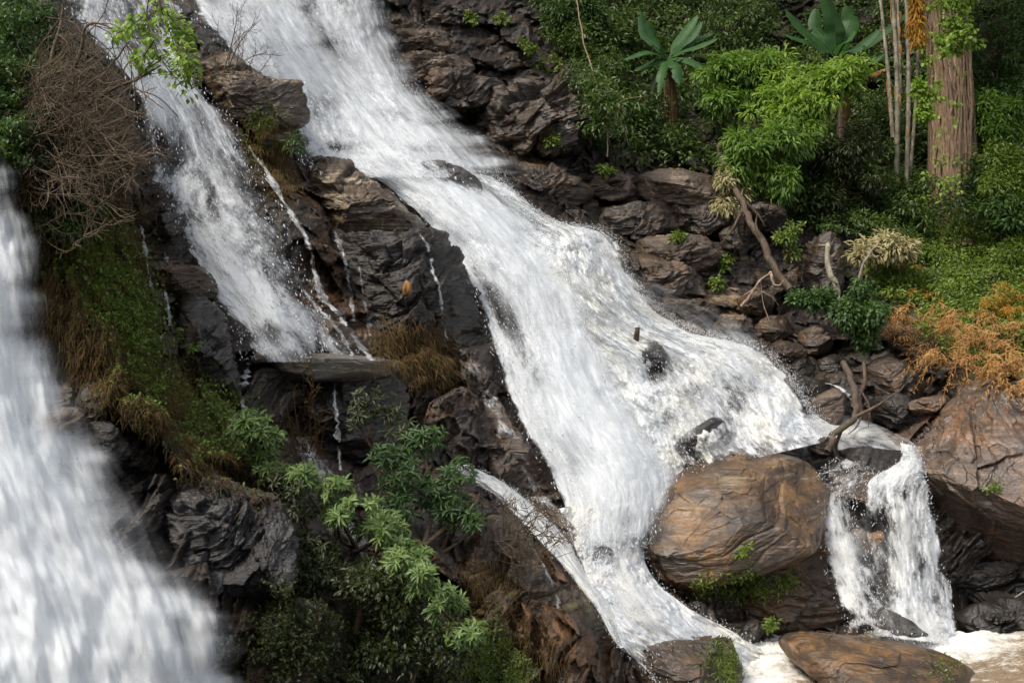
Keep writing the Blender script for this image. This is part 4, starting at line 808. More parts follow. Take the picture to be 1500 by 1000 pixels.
# individual shrubs of the jungle
for i, (px, py, rx, ry, d, mt, lab, L_) in enumerate([
   (1095,122,52,42,28.9,'bush','dark mid green bush left of the yellow green bush, under the first banana leaves',.17),
   (1192,156,76,64,28.2,'lime','bright yellow green feathery bush in front of the second banana plant',.17),
   (1120,240,62,56,27.3,'bush','feathery green bush drooping over the grey boulders',.17),
   (1235,255,60,66,28.6,'olive','dark olive shaded bush below the yellow green bush',.13),
   (1468,175,42,40,29.9,'bush','leafy bush right of the trunk in half shade',.15),
   (1485,255,42,42,28.4,'slope','sunlit bush at the right edge below the half shaded one',.12),
   (960,150,40,40,33.0,'jungle','dark round bush behind the first banana plant',.14),
   (850,25,36,34,31.0,'green','yellowish green bush at the top edge of the right cliff',.12),
   (1050,50,50,40,34.0,'jungle','deep green bush between the two banana plants at the top',.16),
   (920,60,50,50,33.2,'jungle','dark bush at the top left of the first banana plant',.13),
   (1300,180,40,50,32.5,'jungle','dark leafy bush behind the bamboo canes',.14),
   (1460,60,60,50,31.5,'jungle','dense dark bush in the top right corner',.15),
   (1318,290,36,30,29.6,'bush','low green bush at the left foot of the big trunk',.11)]):
    sz = d / F
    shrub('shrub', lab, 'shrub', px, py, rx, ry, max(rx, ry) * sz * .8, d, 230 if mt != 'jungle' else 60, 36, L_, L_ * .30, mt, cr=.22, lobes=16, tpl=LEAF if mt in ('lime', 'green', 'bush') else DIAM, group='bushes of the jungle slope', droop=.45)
# first branch of lime bush drooping with dry tips
shrub('shrub', 'pale withered branch hanging at the left end of the feathery bush', 'shrub', 1075,285,26,32,.4,27.0,30,46,.13,.04,'straw', base=(1100,250), cr=.2, droop=.8, lobes=3)
shrub('shrub', 'pale cream leaved bush between the bamboo canes and the dry ferns', 'shrub', 1305,352,42,34,.6,26.6,46,50,.15,.05,'straw', base=(1262,405), cr=.2, droop=.4, lobes=5)
shrub('shrub', 'trailing dark green bush hanging over the stream above the driftwood', 'shrub', 1258,470,38,52,.7,23.6,80,55,.09,.05,'green', base=(1235,430), cr=.2, droop=.6, lobes=7, t1=.75)
shrub('shrub', 'small dark leafy bush on the right bank left of the trailing bush', 'shrub', 1195,440,34,16,.4,24.8,36,50,.08,.045,'green', cr=.16, lobes=4, t1=.6)
shrub('shrub', 'thin yellow green sapling on the bank beside the leaning branch', 'shrub', 1150,350,24,26,.3,26.0,22,40,.07,.04,'slope', cr=.16, lobes=4)
for i, (px, py, r_, lab) in enumerate([(995,347,9,'tiny green plant on the pale topped ledge'), (1048,415,8,'tiny green plant under the mossy boulders'), (1060,385,13,'small dark green plant below the grey boulders'), (905,283,8,'small green tuft on the triangular tan boulder'),
      (865,190,14,'pair of broad pale green leaves in the mist of the bluff'), (870,205,20,'bluish green fern in the mist under the broad leaves'), (810,205,8,'single small plant on the misty bluff'), (885,250,10,'sprig on the ledge left of the triangular boulder'),
      (805,95,22,'sprawling green creeper on the upper cliff'), (775,70,16,'thin vine leaves at the crest of the cliff'), (820,50,24,'loose light green climber above the cliff creeper'),(735,30,14,'small green sprig high on the cliff near the fall'),(690,25,10,'smallest sprig on the high cliff next to the fall'),(1040,640,1,'')]):
    if not lab: continue
    d = float(surf(px, py)) - .15; shrub('small_plant', lab, 'plant', px, py, r_, r_ * .8, .15, d, 8, 26, .09, .05, 'slope' if i not in (4, 5) else 'green', cr=.09, stemw=.01, group='small plants on the right bank')

# ---- banana plants
def banana_leaf(root, base, ctrl, wid, tear=.0, mat='banana', tint=.5):
    c = curve([base] + ctrl, 26); n = len(c); t = np.linspace(0, 1, n); tg = nrm(np.gradient(c, axis=0))
    side = nrm(np.cross(tg, nrm(-VIEW * .6 + UP))); up = np.cross(side, tg)
    tq = np.clip((t - .12) / .88, 0, 1); w = 1.0 * wid * np.clip(1 - np.abs(2 * tq - 1) ** 3.2, 0, 1) ** .6 * (1 - .12 * tq); w[t < .12] = .02
    acc = Acc(); V = []
    for s_ in (-1, 1):
        for fr in (0, .5, 1.0):
            wv = w * fr * (1 - tear * (rng.random(n) * (fr > .9)) * .8)
            V.append(c + side * (s_ * wv)[:, None] + up * ((-.35 * fr * fr + .12 * fr) * w)[:, None])
    for s_ in (0, 1):
        g = np.stack(V[s_ * 3:s_ * 3 + 3], 1)
        if tear > 0:
            keep = rng.random(n - 1) > tear * .45
            f = grid_faces(n, 3); f = f.reshape(n - 1, 2, 4); f = np.concatenate([f[:, 0], f[keep, 1]])
        else: f = grid_faces(n, 3)
        acc.add(g.reshape(-1, 3), f, np.clip(tint + .15 * np.sin(np.arange(n * 3) // 3 * 1.7) + .0, 0, 1))
    tube(acc, c - up * .012, np.linspace(.028, .008, n), 5, .8)
    mka('leaf', acc, M[mat], root)
def banana(label, hub, d, foot, leaves, dead):
    b = P(foot[0], foot[1], d + .1); root = thing('banana_plant', b, label, 'banana plant')
    st = Acc(); h = P(*hub, d); tube(st, curve([b - UP * .2, (b + h) / 2 + np.array([.05, 0, 0]), h], 10), np.linspace(.10, .06, 10), 10); mka('stem', st, M['wood'], root)
    for (x1, y1, x2, y2, dz, w, tear, mt) in leaves:
        banana_leaf(root, h, [P((hub[0] + x1) / 2, (hub[1] + y1) / 2 - 3, d + dz * .4), P(x1, y1, d + dz * .8), P(x2, y2, d + dz)], w, tear, mt, rng.uniform(.2, .7))
    for (x1, y1, x2, y2, w) in dead:
        banana_leaf(root, h, [P(x1, y1, d - .25), P(x2, y2, d - .15)], w, .7, 'deadgrass', .55)
    return root
banana('banana plant with ragged lower leaves standing clear above the grey boulders', (978,88), 30.0, (990,208), [
  (945,50,938,15,.3,.15,.3,'banana'), (960,55,948,30,-.3,.20,.1,'banana'), (1005,45,1022,22,.2,.14,0,'banana'), (1010,55,1028,32,-.2,.15,0,'banana'), (1020,68,1052,56,-.5,.15,0,'banana'),
  (1020,58,1045,48,.5,.13,.1,'banana'), (945,76,912,88,-.5,.12,0,'banana'), (955,92,928,104,-.2,.13,0,'banana'), (1010,88,1040,104,-.8,.18,.2,'banana'), (990,98,996,124,-.9,.18,.45,'banana'), (970,105,965,138,-.8,.15,.5,'banana'), (1030,80,1055,80,.3,.14,.5,'olive'), (958,120,952,152,-.1,.10,.5,'olive')],
  [(974,140,980,185,.05), (985,140,990,200,.06), (986,150,998,195,.05), (980,130,984,190,.04)])
banana('banana plant with wide upright leaves half hidden by the yellow green bush', (1225,88), 30.4, (1232,210), [
  (1180,45,1150,14,.0,.22,0,'banana'), (1195,40,1195,12,.6,.18,.1,'banana'), (1222,30,1206,-14,-.2,.27,0,'banana'), (1245,30,1240,8,.4,.24,.1,'banana'), (1185,62,1147,50,-.4,.16,0,'banana'), (1200,70,1180,50,-.5,.18,.1,'banana'),
  (1255,70,1290,42,-.3,.18,.1,'banana'), (1275,62,1335,15,.3,.15,.1,'banana'), (1240,60,1253,45,-.7,.15,0,'banana'), (1290,85,1345,90,.2,.14,.1,'banana'), (1240,100,1262,106,-.8,.18,.3,'banana'), (1262,98,1298,78,-.6,.13,.4,'banana'), (1270,110,1300,100,-.3,.15,.3,'dry'), (1290,60,1330,50,.5,.12,.6,'dry'), (1215,95,1232,108,-.9,.16,.2,'banana')], [(1240,140,1238,190,.12)])
# ---- tall trunk with roots, creeper and yellow drape
TD = float(surf(1393, 322)) + .1; tb = P(1393, 335, TD); tree = thing('tall_tree', tb, 'tall reddish brown tree trunk wrapped in roots and creepers', 'tree')
acc = Acc(); n = 60; t = np.linspace(-.05, 1, n); xs = 1393 - 18 * t + 3 * np.sin(t * 7); ys = 325 - 700 * t; cl = P(xs, ys, TD + .8 * t); rad = .47 - .10 * t + .10 * np.exp(-t * 14)
a = np.arange(72) / 72 * 2 * np.pi
fl = 1 + .07 * np.cos(a * 7 + 1)[None] * np.exp(-t * 3)[:, None] + .05 * np.cos(a * 11 + 2)[None] + .06 * fbm(np.stack([np.cos(a)[None] * 3 + t[:, None] * 0, np.sin(a)[None] * 3 + t[:, None] * 0, t[:, None] * 6 + a[None] * 0], -1), 4, 3)
vv = cl[:, None] + (rad[:, None] * fl)[..., None] * (np.cos(a)[None, :, None] * np.array([1, 0, 0]) + np.sin(a)[None, :, None] * np.array([0, 1, 0]))
acc.add(vv.reshape(-1, 3), grid_faces(n, 72, True)); mka('trunk', acc, M['bark'], tree)
acc = Acc()
for k in range(26):
    a0 = rng.uniform(-2.9, -.2); tt = np.linspace(rng.uniform(-.02, .05), rng.uniform(.25, .9), 24); aa = a0 + .25 * np.sin(tt * 9 + k) + .05 * rng.normal(size=24)
    r_ = np.interp(tt, t, rad) * 1.08; c_ = P(np.interp(tt, t, xs), 325 - 700 * tt, TD + .8 * tt)
    tube(acc, c_ + r_[:, None] * np.stack([np.cos(aa), np.sin(aa), 0 * aa], -1), np.linspace(.045, .018, 24) * rng.uniform(.6, 1.4), 6)
mka('clinging_root', acc, M['root'], tree)
acc = Acc(); cc = P(1395 + rng.normal(size=46) * 16, rng.uniform(-20, 75, 46), 27.75 + .1 * rng.normal(size=46)); clumps(acc, cc, .16, 26, .10, .075, LEAF, .6)
cc = P(1352 + rng.normal(size=26) * 7, rng.uniform(115, 175, 26), 27.95); clumps(acc, cc, .12, 22, .10, .07, LEAF, .6)
cc = P(1350 + 60 * rng.random(40), rng.uniform(60, 300, 40), 27.8); clumps(acc, cc, .10, 8, .09, .07, LEAF, .6); mka('creeper', acc, M['lime'], tree)
acc = Acc(); cc = P(1343 + rng.normal(size=22) * 4, np.linspace(-15, 62, 22), 27.9); clumps(acc, cc, .10, 40, .16, .035, BLADE, 1.6, flat=1.2); mka('yellow_fern', acc, M['orange'], tree)
acc = Acc(); clumps(acc, P(rng.uniform(1230, 1700, 170), rng.uniform(-700, -150, 170), 29 + 2.5 * rng.normal(size=170)), .8, 55, .34, .18, DIAM, .4)
mka('shade_crown', acc, M['jungle'], tree)  # unseen crown above the frame, added to shade the jungle, thinned to let sun through
# ---- canes
for i, (xt, xb, yb, w, dep, lab) in enumerate([(1283,1308,190,.045,29.6,'leftmost leaning pale cane'), (1303,1314,262,.055,29.3,'tallest pale cane with a broken sheath'), (1312,1315,215,.04,29.9,'thin cane close behind the tallest one'), (1324,1328,262,.05,29.2,'mottled cane right of the tallest one'), (1345,1333,250,.035,29.5,'rightmost cane beside the big trunk')]):
    root = thing('cane', P(xb, yb + 12, dep), lab, 'cane', 'canes in front of the dark jungle'); acc = Acc(); pts = curve([P(xb, yb + 12, dep), P((xt + xb) / 2 + 5, 100, dep + .1), P(xt, -60, dep + .3)], 60)
    rr = w * (1 + .35 * (np.arange(60) % 6 == 0)) * np.linspace(1, .7, 60); tube(acc, pts, rr, 8); mka('stalk', acc, M['cane'], root)
    for k in rng.integers(8, 54, 4):
        acc = Acc(); tube(acc, curve([pts[k], pts[k] + .08 * rdir(1)[0] - UP * .15, pts[k] - UP * .5], 6), [.03, .035, .03, .02, .015, .008], 5); mka('dry_sheath', acc, M['dry'], root)
# ---- leaning dead branch, driftwood, sticks
def stick(name, label, cat, pts, r0, r1, mat='wood', subs=0, n=40, group=None):
    pw = np.array([P(*p) for p in pts]); root = thing(name, pw[0], label, cat, group); acc = Acc(); c = curve(pw, n)
    wv = np.arange(n) / n * np.linalg.norm(pw[-1] - pw[0]) * 2.2; wb = np.stack([fbm(np.stack([wv, wv * 0 + k * 3.3, wv * 0 + len(label)], -1), 3, k) for k in range(3)], -1); c = c + wb * r0 * 1.6
    r = np.linspace(r0, r1, n) * (1 + .18 * fbm(np.stack([np.arange(n) * .35, np.zeros(n), np.zeros(n)], -1), 2, len(label))); tube(acc, c, r, 12); mka('stem', acc, M[mat], root)
    for k in range(subs):
        i = rng.integers(n // 3, n - 1); acc = Acc(); L_ = .4 + .9 * rng.random(); e_ = c[i] + rdir(1)[0] * np.array([1, .5, 1]) * L_ * .7 - UP * .2
        tube(acc, curve([c[i], (c[i] + e_) / 2 + .08 * rdir(1)[0], e_], 10), np.linspace(r1 * .7, .006, 10), 5); mka('branch', acc, M[mat], root)
    return root
stick('leaning_branch', 'crooked brown branch leaning down the right bank from the feathery bush', 'branch', [(1052,215,27.4),(1062,245,27.2),(1090,300,26.4),(1105,335,26.0),(1130,385,25.6),(1155,425,25.4)], .055, .07, 'wood', 3)
stick('driftwood', 'twisted wet driftwood trunk standing in the upper stream', 'driftwood', [(1236,530,22.4),(1248,555,21.7),(1254,580,21.4),(1250,612,21.2),(1230,628,20.9),(1216,645,20.7),(1212,660,20.6)], .05, .05, 'wood', 3, 60)
stick('driftwood', 'thinner pale driftwood limb right of the twisted trunk', 'driftwood', [(1266,530,22.6),(1262,565,22.0),(1258,590,21.8),(1268,612,21.8)], .03, .03, 'wood', 2)
stick('stick', 'short dark stick poking out of the right cascade', 'stick', [(931,495,20.9),(933,486,20.8),(935,478,20.8)], .05, .035, 'wood', 0, 12)
stick('branch', 'pale thin dead branch lying across the right bank', 'branch', [(1085,450,24.6),(1100,430,24.5),(1115,410,24.6),(1130,398,24.8)], .03, .015, 'bark', 3)
stick('branch', 'reddish dead branch hanging beside the leaning branch', 'branch', [(1128,398,25.0),(1135,415,24.8),(1132,424,24.8)], .03, .02, 'bark', 1)
stick('vine', 'long bare liana hanging at the left edge of the jungle', 'vine', [(842,-10,28.6),(855,60,28.0),(872,120,27.2),(888,170,26.6),(890,230,26.4)], .016, .014, 'root', 4)
stick('vine', 'second bare root hanging over the bluff edge', 'vine', [(880,130,28.2),(895,165,27.6),(905,185,27.5)], .04, .02, 'root', 4)
stick('cane', 'yellow cane leaning beside the cream leaved bush', 'cane', [(1257,408,25.8),(1270,378,25.8),(1288,352,25.9)], .028, .018, 'cane', 0)
stick('branch', 'pale gnarled stem with peeling bark below the cream leaved bush', 'branch', [(1213,360,25.8),(1216,395,25.4),(1225,420,25.2),(1222,440,25.0)], .05, .06, 'cane', 1)
stick('stick', 'thin straw coloured stick in the dark hollow at the right edge', 'stick', [(1468,888,19.8),(1490,872,19.7),(1510,862,19.6)], .015, .012, 'cane', 0)
# ---- dry ferns at the right
def fern(label, px, py, d, nf, L, mat='dry', name='dry_fern', up=.4, drop=1.0, cat='fern', group='dry ferns on the right slope'):
    b = P(px, py, d); root = thing(name, b, label, cat, group); acc = Acc()
    for k in range(nf):
        a_ = rng.uniform(0, 2 * np.pi); o = np.array([math.cos(a_), math.sin(a_) * .7 - .35, 0]); l = L * rng.uniform(.55, 1.1)
        c = curve([b + .1 * rdir(1)[0], b + o * l * .5 + UP * l * up * rng.uniform(.4, 1.3), b + o * l * .95 + UP * l * (up - drop * rng.uniform(.3, .9))], 14); tube(acc, c, np.linspace(.007, .003, 14), 4, rng.random())
        tg = nrm(np.gradient(c, axis=0)); sd_ = nrm(np.cross(tg, UP)); idx = np.arange(2, 14)
        for s_ in (-1, 1):
            pos = np.repeat(c[idx], 2, 0) + .02 * rng.normal(size=(len(idx) * 2, 3)); dd = np.repeat(sd_[idx] * s_ + tg[idx] * .5 - UP * .5, 2, 0) + .35 * rng.normal(size=(len(idx) * 2, 3))
            batch(acc, BLADE, pos, dd, UP - VIEW * .5 + .3 * rdir(len(pos)), l * .22 * (1.1 - np.repeat(idx, 2) / 16.), .020, rng.random(len(pos)) * .6 + .4 * rng.random())
    mka('frond', acc, M[mat], root); return root
fl_ = [(1335,478,'pale dry fern tumbling at the left end of the rust coloured patch'), (1372,492,'tangled orange brown fern above the dark ridge'), (1408,505,'dense dry fern in the middle of the rust coloured patch'), (1445,515,'drooping dry fern right of the middle one'), (1480,500,'rust coloured fern at the right edge of the patch'),
  (1395,540,'lowest dry fern hanging over the brown slab'), (1435,560,'dry fern hanging over the top of the big reddish face'), (1475,548,'dry fern trailing onto the reddish face'), (1350,440,'yellowed fern at the top left of the patch'), (1495,450,'golden fern at the right edge above the rust patch'), (1460,470,'golden brown fern just left of the edge one'), (1330,400,'yellow upright fern beside the cream leaved bush'), (1498,585,'dry fern fringe hanging at the right edge beside the face'), (1420,470,'short yellow fern among the low green plants')]
for i, (px, py, lab) in enumerate(fl_): fern(lab, px, py, float(surf(px, py)) - .3, 9, 1.0 if i not in (8, 11, 13) else .55, 'orange' if i in (8, 9, 10, 11) else 'dry')
mass('tangled dead stalks and leaves covering the ground under the dry ferns', [(1310,455),(1400,462),(1500,440),(1560,440),(1560,620),(1500,560),(1420,570),(1370,545),(1320,500)], 60, 34, .16, .012, 'dry', 0., .35, .3, tpl=BLADE, name='dead_leaves')
cover('green plants growing between the dry ferns', 'ground_cover', [(1330,450),(1420,460),(1520,430),(1540,540),(1440,530),(1360,490)], 6500, .08, .04, 'slope', .5, LEAF)
# ---- plants on stream rocks
cover('green fern like plants growing along the ledge under the golden boulder', 'ledge_plants', [(1010,862),(1060,845),(1165,840),(1170,862),(1100,880),(1040,876)], 1000, .07, .026, 'slope', .06, LEAF, cat='plants', lump=.09, nclump=60)
cover('grassy moss on the right edge of the reddish foreground rock', 'moss', [(1058,945),(1078,950),(1088,1000),(1070,1000)], 900, .07, .012, 'slope', .06, BLADE, cat='moss')
cover('green moss spots on the long orange brown rock and the golden boulder', 'moss', [(1365,960),(1395,955),(1405,975),(1375,980)], 260, .04, .02, 'slope', .03, cat='moss')
for px, py, r_, lab in [(1092,805,12,'small green tuft on the lower edge of the golden boulder'), (1455,712,12,'small green plant on the big reddish rock face'), (1128,915,9,'tiny fern at the foot of the shelf under the golden boulder'), (1440,975,6,'bare little twig tuft beside the long orange rock')]:
    d = float(surf(px, py)) - .1; shrub('small_plant', lab, 'plant', px, py, r_, r_ * .7, .1, d, 6, 22, .06, .03, 'slope', cr=.07, stemw=.006, group='small plants on stream rocks')
# ---- left cliff: moss, creepers, bare bush
cover('brown and green grass hanging down the left cliff', 'hanging_grass', [(35,280),(130,250),(205,300),(215,430),(235,540),(190,560),(120,520),(70,470),(50,380)], 9000, .13, .010, 'deadgrass', .25, BLADE, (.0,-.4,-.2), .9, .5, cat='grass')
cover('small green creeper leaves on the left cliff', 'creeper', [(45,285),(120,290),(175,330),(205,400),(225,520),(215,545),(170,500),(130,420),(70,350)], 13000, .05, .032, 'slope', .22, LEAF, cat='creeper', t1=.85)
cover('brown grass bank sloping down to the glossy leaved bush', 'hanging_grass', [(85,525),(150,510),(260,550),(330,600),(400,660),(420,720),(330,690),(270,660),(225,610),(150,560)], 8500, .12, .010, 'deadgrass', .2, BLADE, (.2,-.5,.0), .6, .6, cat='grass')
cover('green creeper on the grass bank', 'creeper', [(150,520),(260,560),(340,600),(400,650),(380,690),(290,640),(230,600)], 8000, .045, .028, 'slope', .2, LEAF, cat='creeper', t1=.8)
cover('green tufts and moss at the top left corner', 'creeper', [(-20,-20),(60,-20),(80,60),(110,120),(80,200),(30,250),(-20,230)], 9000, .055, .03, 'green', .3, LEAF, cat='creeper', t1=.9)
cover('moss and grass under the rock prow', 'hanging_grass', [(365,185),(400,200),(418,230),(425,290),(405,270),(380,225)], 3500, .12, .010, 'deadgrass', .15, BLADE, (0,-.4,-.4), .8, .5, cat='grass', t0=.4)
cover('green moss under the rock prow', 'moss', [(370,175),(400,180),(415,225),(395,245),(375,215)], 1500, .05, .022, 'slope', .12, cat='moss', t1=.7)
cover('dark grass at the foot of the black rock wall', 'hanging_grass', [(545,490),(600,485),(650,505),(655,545),(600,540),(560,520)], 3500, .16, .012, 'deadgrass', .2, BLADE, (.3,-.5,-.1), .8, .5, cat='grass')
cover('low green growth in the dark gully at the bottom', 'ground_cover', [(420,860),(560,870),(700,930),(760,1005),(420,1005),(340,960)], 6500, .05, .026, 'olive', .2, LEAF)
cover('bright moss at the foot of the big brown mossy rock', 'moss', [(675,930),(720,930),(760,975),(770,1010),(680,1010)], 4500, .05, .012, 'slope', .1, BLADE, cat='moss')
cover('brown roots and grass hanging on the big brown mossy rock', 'hanging_grass', [(690,765),(740,755),(765,780),(745,850),(790,930),(830,990),(770,990),(720,900),(690,830)], 1300, .15, .010, 'deadgrass', .06, BLADE, (0,-.3,-.5), .8, .4, cat='grass', t1=.7)
for lab, poly, n_ in (('yellow brown grass tuft growing on the face of the black rock wall', [(570,375),(592,380),(604,412),(588,418),(572,400)], 420), ('small brown grass tuft above the yellow one on the black rock wall', [(568,352),(584,355),(582,372),(566,368)], 220)):
    o = cover(lab, 'grass_tuft', poly, n_, .16, .010, 'dry' if n_ > 300 else 'deadgrass', .12, BLADE, (.1, -.4, -.3), .9, .5, lump=.01, nclump=1, cat='grass tuft'); del o['kind']
def barebush(label, base, d, fans, nmain, spread, mat='twig', sub=9, r0=.016, name='bare_bush', curl=.35):
    b = P(base[0], base[1], d); root = thing(name, b, label, 'bare bush'); acc = Acc()
    for k in range(nmain):
        fx, fy, sp_, ln = fans[k % len(fans)]; tx = fx + rng.normal() * sp_; ty = fy + rng.normal() * sp_
        b2 = P(base[0] + rng.normal() * spread, base[1] + rng.normal() * spread * 1.3, d + .2 * rng.normal())
        e_ = P(tx, ty, d - .5 + .5 * rng.normal()); mid = (b2 + e_) / 2 + np.array([0, 0, curl * rng.normal() * .5]) + .12 * rdir(1)[0]
        c = curve([b2, mid, e_], 16); tube(acc, c, np.linspace(r0 * rng.uniform(.5, 1.1), .003, 16), 4, rng.random())
        for j in range(sub):
            i = rng.integers(4, 15); l = ln * rng.uniform(.3, 1); dr = nrm(nrm(c[i] - c[i - 2]) + .75 * rdir(1)[0]); e2 = c[i] + dr * l
            c2 = curve([c[i], (c[i] + e2) / 2 + .05 * rdir(1)[0], e2 + UP * .08 * l], 8); tube(acc, c2, np.linspace(.005, .0022, 8), 3, rng.random())
            for q_ in range(2):
                m_ = rng.integers(2, 7); dr2 = nrm(dr + .8 * rdir(1)[0]); tube(acc, np.array([c2[m_], c2[m_] + dr2 * l * .35]), [.003, .0018], 3, rng.random())
    mka('branches', acc, M[mat], root); return root
barebush('big leafless brown bush spreading from the left cliff over the cascade', (50, 205), 13.3, [(165,170,28,.45), (185,215,25,.5), (170,255,25,.5), (110,150,35,.45), (130,280,30,.4), (90,270,35,.4), (110,80,25,.4)], 210, 28, sub=9, r0=.0075, mat='twig')
for lab, pts in [('dark forked branch rising from the bare bush toward the cascade', [(85,160,13.2),(120,80,13.0),(125,40,12.9),(150,36,12.9),(185,52,12.8)]), ('dark branch reaching right below the forked one', [(70,190,13.2),(120,130,13.0),(160,95,12.9),(190,60,12.8)]), ('lowest dark branch reaching over the cascade', [(100,170,13.2),(155,138,12.9),(200,115,12.8),(235,95,12.7)]), ('upright dark branch at the top left', [(75,90,13.2),(88,40,13.2),(95,-15,13.2)])]:
    stick('branch', lab, 'branch', pts, .022, .006, 'twig', 9)
cover('dark green leaves growing under the leafless bush', 'creeper', [(20,80),(90,70),(160,140),(200,220),(190,290),(60,290),(15,200)], 5000, .05, .028, 'olive', .35, LEAF, cat='creeper')
# leafy spray hanging in front of the cascade
lb = P(228, -40, 12.6); root = thing('leafy_branch', lb, 'bright green leafy branch hanging into the top of the left cascade', 'branch'); acc = Acc(); st = Acc()
tips = []
for pts in ([(228,-40),(215,20),(225,60),(245,100),(278,135)], [(228,-40),(235,10),(250,50),(262,90),(270,118)], [(215,20),(190,40),(170,50)], [(225,60),(210,85),(208,98)], [(235,10),(262,40),(278,56)], [(250,50),(272,85),(280,110)]):
    c = curve([P(x, y, 12.6 + .15 * rng.normal()) for x, y in pts], 18); tube(st, c, np.linspace(.009, .003, 18), 4); tips.append(c[3:])
tips = np.concatenate(tips); clumps(acc, tips, .10, 9, .065, .04, LEAF, .35, t0=.1); mka('foliage', acc, M['lime'], root); mka('stem', st, M['twig'], root)
barebush('small leafless sapling on the rock prow', (330, 110), 19.6, [(350,20,14,.35), (375,60,10,.3), (365,10,14,.3), (395,75,8,.3)], 9, 3, sub=6, r0=.012, name='bare_sapling')
barebush('tangle of dry twigs over the wet slab ledge', (450, 660), 16.4, [(430,600,14,.2), (470,620,12,.2), (440,560,14,.25)], 16, 8, 'deadgrass', 5, .008, 'dry_twigs')
barebush('twiggy leafless bush at the tip of the big brown mossy rock', (740, 790), 15.2, [(800,770,16,.2), (830,795,14,.2), (770,745,16,.2)], 26, 10, 'twig', 6, .007, 'bare_twigs')
shrub('small_plant', 'little dark leaved plant on the tip of the rock prow', 'plant', 428,208,9,7,.15,19.2,5,14,.10,.03,'green', cr=.1, stemw=.008)
for px, py, lab in [(130,345,'pale green young plant on the left cliff'), (285,512,'tiny pale plant on the dark rock shoulder'), (262,490,'tiny sprig on the dark rock shoulder'), (160,800,'')]:
    if lab: d = float(surf(px, py)) - .15; shrub('small_plant', lab, 'plant', px, py, 8, 7, .1, d, 5, 18, .06, .035, 'lime' if px < 200 else 'slope', cr=.06, stemw=.005, group='small plants on the left cliff')
shrub('shrub', 'dark leafy shrub at the left edge in front of the bare bush', 'shrub', 14,200,26,60,.4,13.0,40,36,.05,.034,'olive', cr=.14, lobes=6, t1=.6)
shrub('shrub', 'green creeper clump on the left cliff beside the near fall', 'shrub', 90,310,52,22,.4,13.1,70,45,.055,.035,'green', cr=.14, lobes=6, t1=.7)
# ---- glossy leaved bushes across the middle
def rbush(label, lobes, d0, nper, L, base, mat='rhodo', name='glossy_bush', dslope=0., t1=1.):
    b = P(*base, float(surf(*base))); root = thing(name, b, label, 'bush'); acc = Acc(); st = Acc()
    for (px, py, rx, ry) in lobes:
        px += rng.normal() * 8; py += rng.normal() * 8; rx *= rng.uniform(.7, 1.35); ry *= rng.uniform(.6, 1.3); nper_ = int(nper * rng.uniform(.45, 1.3))
        d = d0 + dslope * (py - lobes[0][1]) + rng.uniform(-.2, .25); n = nper_; u = rdir(n); u[:, 1] = -np.abs(u[:, 1]) * .8; rr = .55 + .45 * rng.random((n, 1))
        tips = P(px + u[:, 0] * rx * rr[:, 0], py - u[:, 2] * ry * rr[:, 0], d + u[:, 1] * .45)
        ax = nrm(u * np.array([.6, .5, .6]) + UP * .75 - VIEW * .45 + .3 * rdir(n)); whorls(acc, tips, ax, 9, L, L * .26, 0, t1)
        hub = P(px, py + ry * .8, d + .4); tube(st, curve([b, (b + hub) / 2 - UP * .1 + .1 * rdir(1)[0], hub], 12), np.linspace(.03, .015, 12), 6)
        for tp in tips[::2]: tube(st, curve([hub, (hub + tp) / 2 - UP * .05 + .05 * rdir(1)[0], tp], 6), np.linspace(.012, .004, 6), 4)
    mka('foliage', acc, M[mat], root); mka('stem', st, M['twig'], root); return root
rbush('light green glossy leaved bush just below the wet slab', [(358,625,24,20),(385,645,24,20),(402,665,22,20),(428,682,22,18),(375,665,20,16)], 14.0, 34, .115, (420,730))
rbush('long bright glossy leaved bush in the centre of the lower slope', [(455,700,18,14),(475,716,22,16),(500,732,24,18),(524,746,24,20),(548,762,26,18),(572,780,24,20),(596,792,20,18),(545,790,22,14),(580,805,20,14),(485,748,16,14),(512,768,16,14),(615,808,14,12)], 13.6, 22, .115, (520,800))
rbush('lower end of the glossy leaves spilling toward the bottom', [(585,812,18,16),(608,830,20,14),(628,846,18,16),(646,862,18,16),(664,884,16,16),(676,908,14,16),(690,930,12,14),(612,852,16,14),(636,880,14,14)], 13.0, 20, .11, (600,850))
rbush('darker glossy leaved bush behind, left of the side stream', [(590,690,34,26),(630,710,34,26),(650,745,34,26),(600,740,30,24),(560,670,28,22),(665,700,24,22),(620,660,26,20),(690,760,18,22)], 15.6, 22, .13, (620,800), mat='green', dslope=.0, t1=.55)
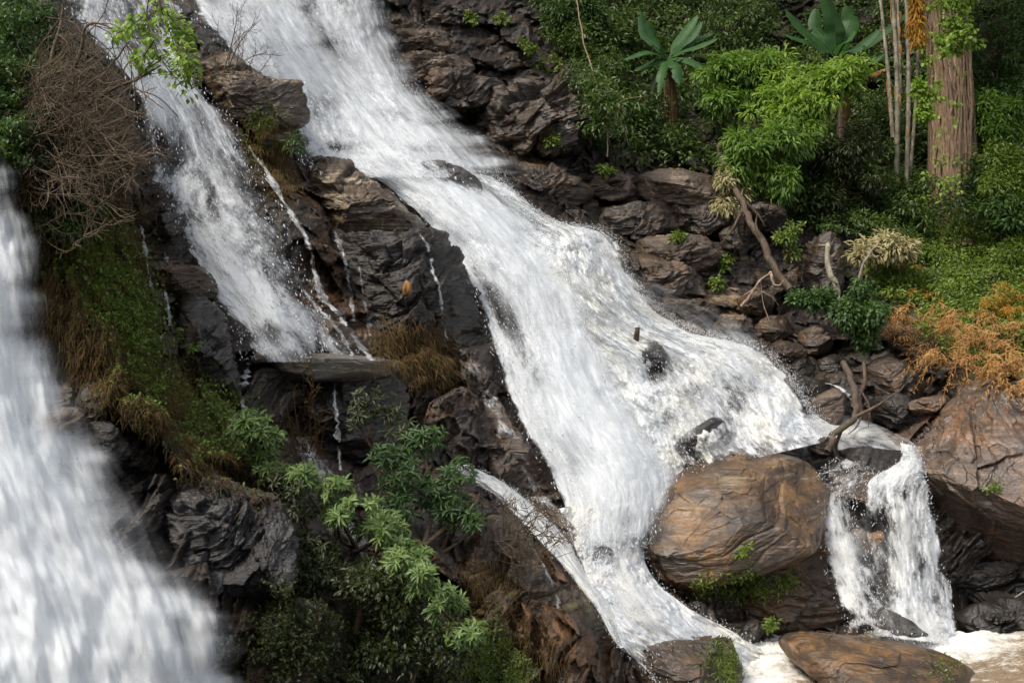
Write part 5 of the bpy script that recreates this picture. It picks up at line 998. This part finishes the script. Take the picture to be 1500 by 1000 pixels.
rbush('thin leaved dark shrub on the black layered block under the slab', [(530,590,24,24),(560,600,26,26),(580,640,24,22),(520,620,20,18),(600,660,22,20)], 16.6, 18, .12, (560,680), mat='olive', t1=.9)
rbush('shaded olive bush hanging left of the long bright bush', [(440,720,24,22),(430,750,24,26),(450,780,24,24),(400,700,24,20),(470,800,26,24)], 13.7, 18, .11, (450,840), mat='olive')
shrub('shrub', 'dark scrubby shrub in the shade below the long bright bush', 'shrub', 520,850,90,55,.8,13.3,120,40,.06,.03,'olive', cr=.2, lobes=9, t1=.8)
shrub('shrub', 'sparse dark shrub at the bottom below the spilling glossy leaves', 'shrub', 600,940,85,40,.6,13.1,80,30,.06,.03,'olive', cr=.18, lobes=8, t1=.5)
#@@MIST
# ------------------------------------------------------------------ drifting mist at the feet of the falls
def mist(label, px, py, d, rx, ry, rz, den, seed):
    nt_, nr = 32, 18; th = np.linspace(0, 2 * np.pi, nt_, endpoint=False)[None]; ph = np.linspace(0, np.pi, nr)[:, None]
    n = np.stack([np.sin(ph) * np.cos(th), np.sin(ph) * np.sin(th), np.cos(ph) + 0 * th], -1); k = d / F; c = P(px, py, d)
    o = mk('mist', n.reshape(-1, 3), None, grid_faces(nr, nt_, True), mistmat(den), origin=np.zeros(3)); o.location = tuple(c); o.scale = (rx * k, rz, ry * k)
    o.data.materials[0].cycles.volume_step_rate = 1.5
    tag(o, label, 'mist', kind='stuff'); return o
sc.cycles.volume_max_steps = 64
mist('soft mist drifting across the bluff beside the upper fall', 745, 215, 26.2, 150, 90, 1.4, .9, 1)
mist('mist at the right edge of the tall upper fall', 610, 150, 25.8, 110, 150, 1.0, .9, 2)
mist('mist where the upper fall lands', 570, 225, 24.0, 170, 60, 1.0, 1.6, 3)
mist('mist over the top of the right cascade', 1040, 490, 23.2, 190, 90, 1.0, .8, 4)
mist('mist between the main fall and the golden boulder', 950, 660, 19.6, 120, 100, .9, 1.0, 5)
mist('mist around the foot of the near left fall', 210, 830, 11.0, 240, 260, 1.0, .9, 6)
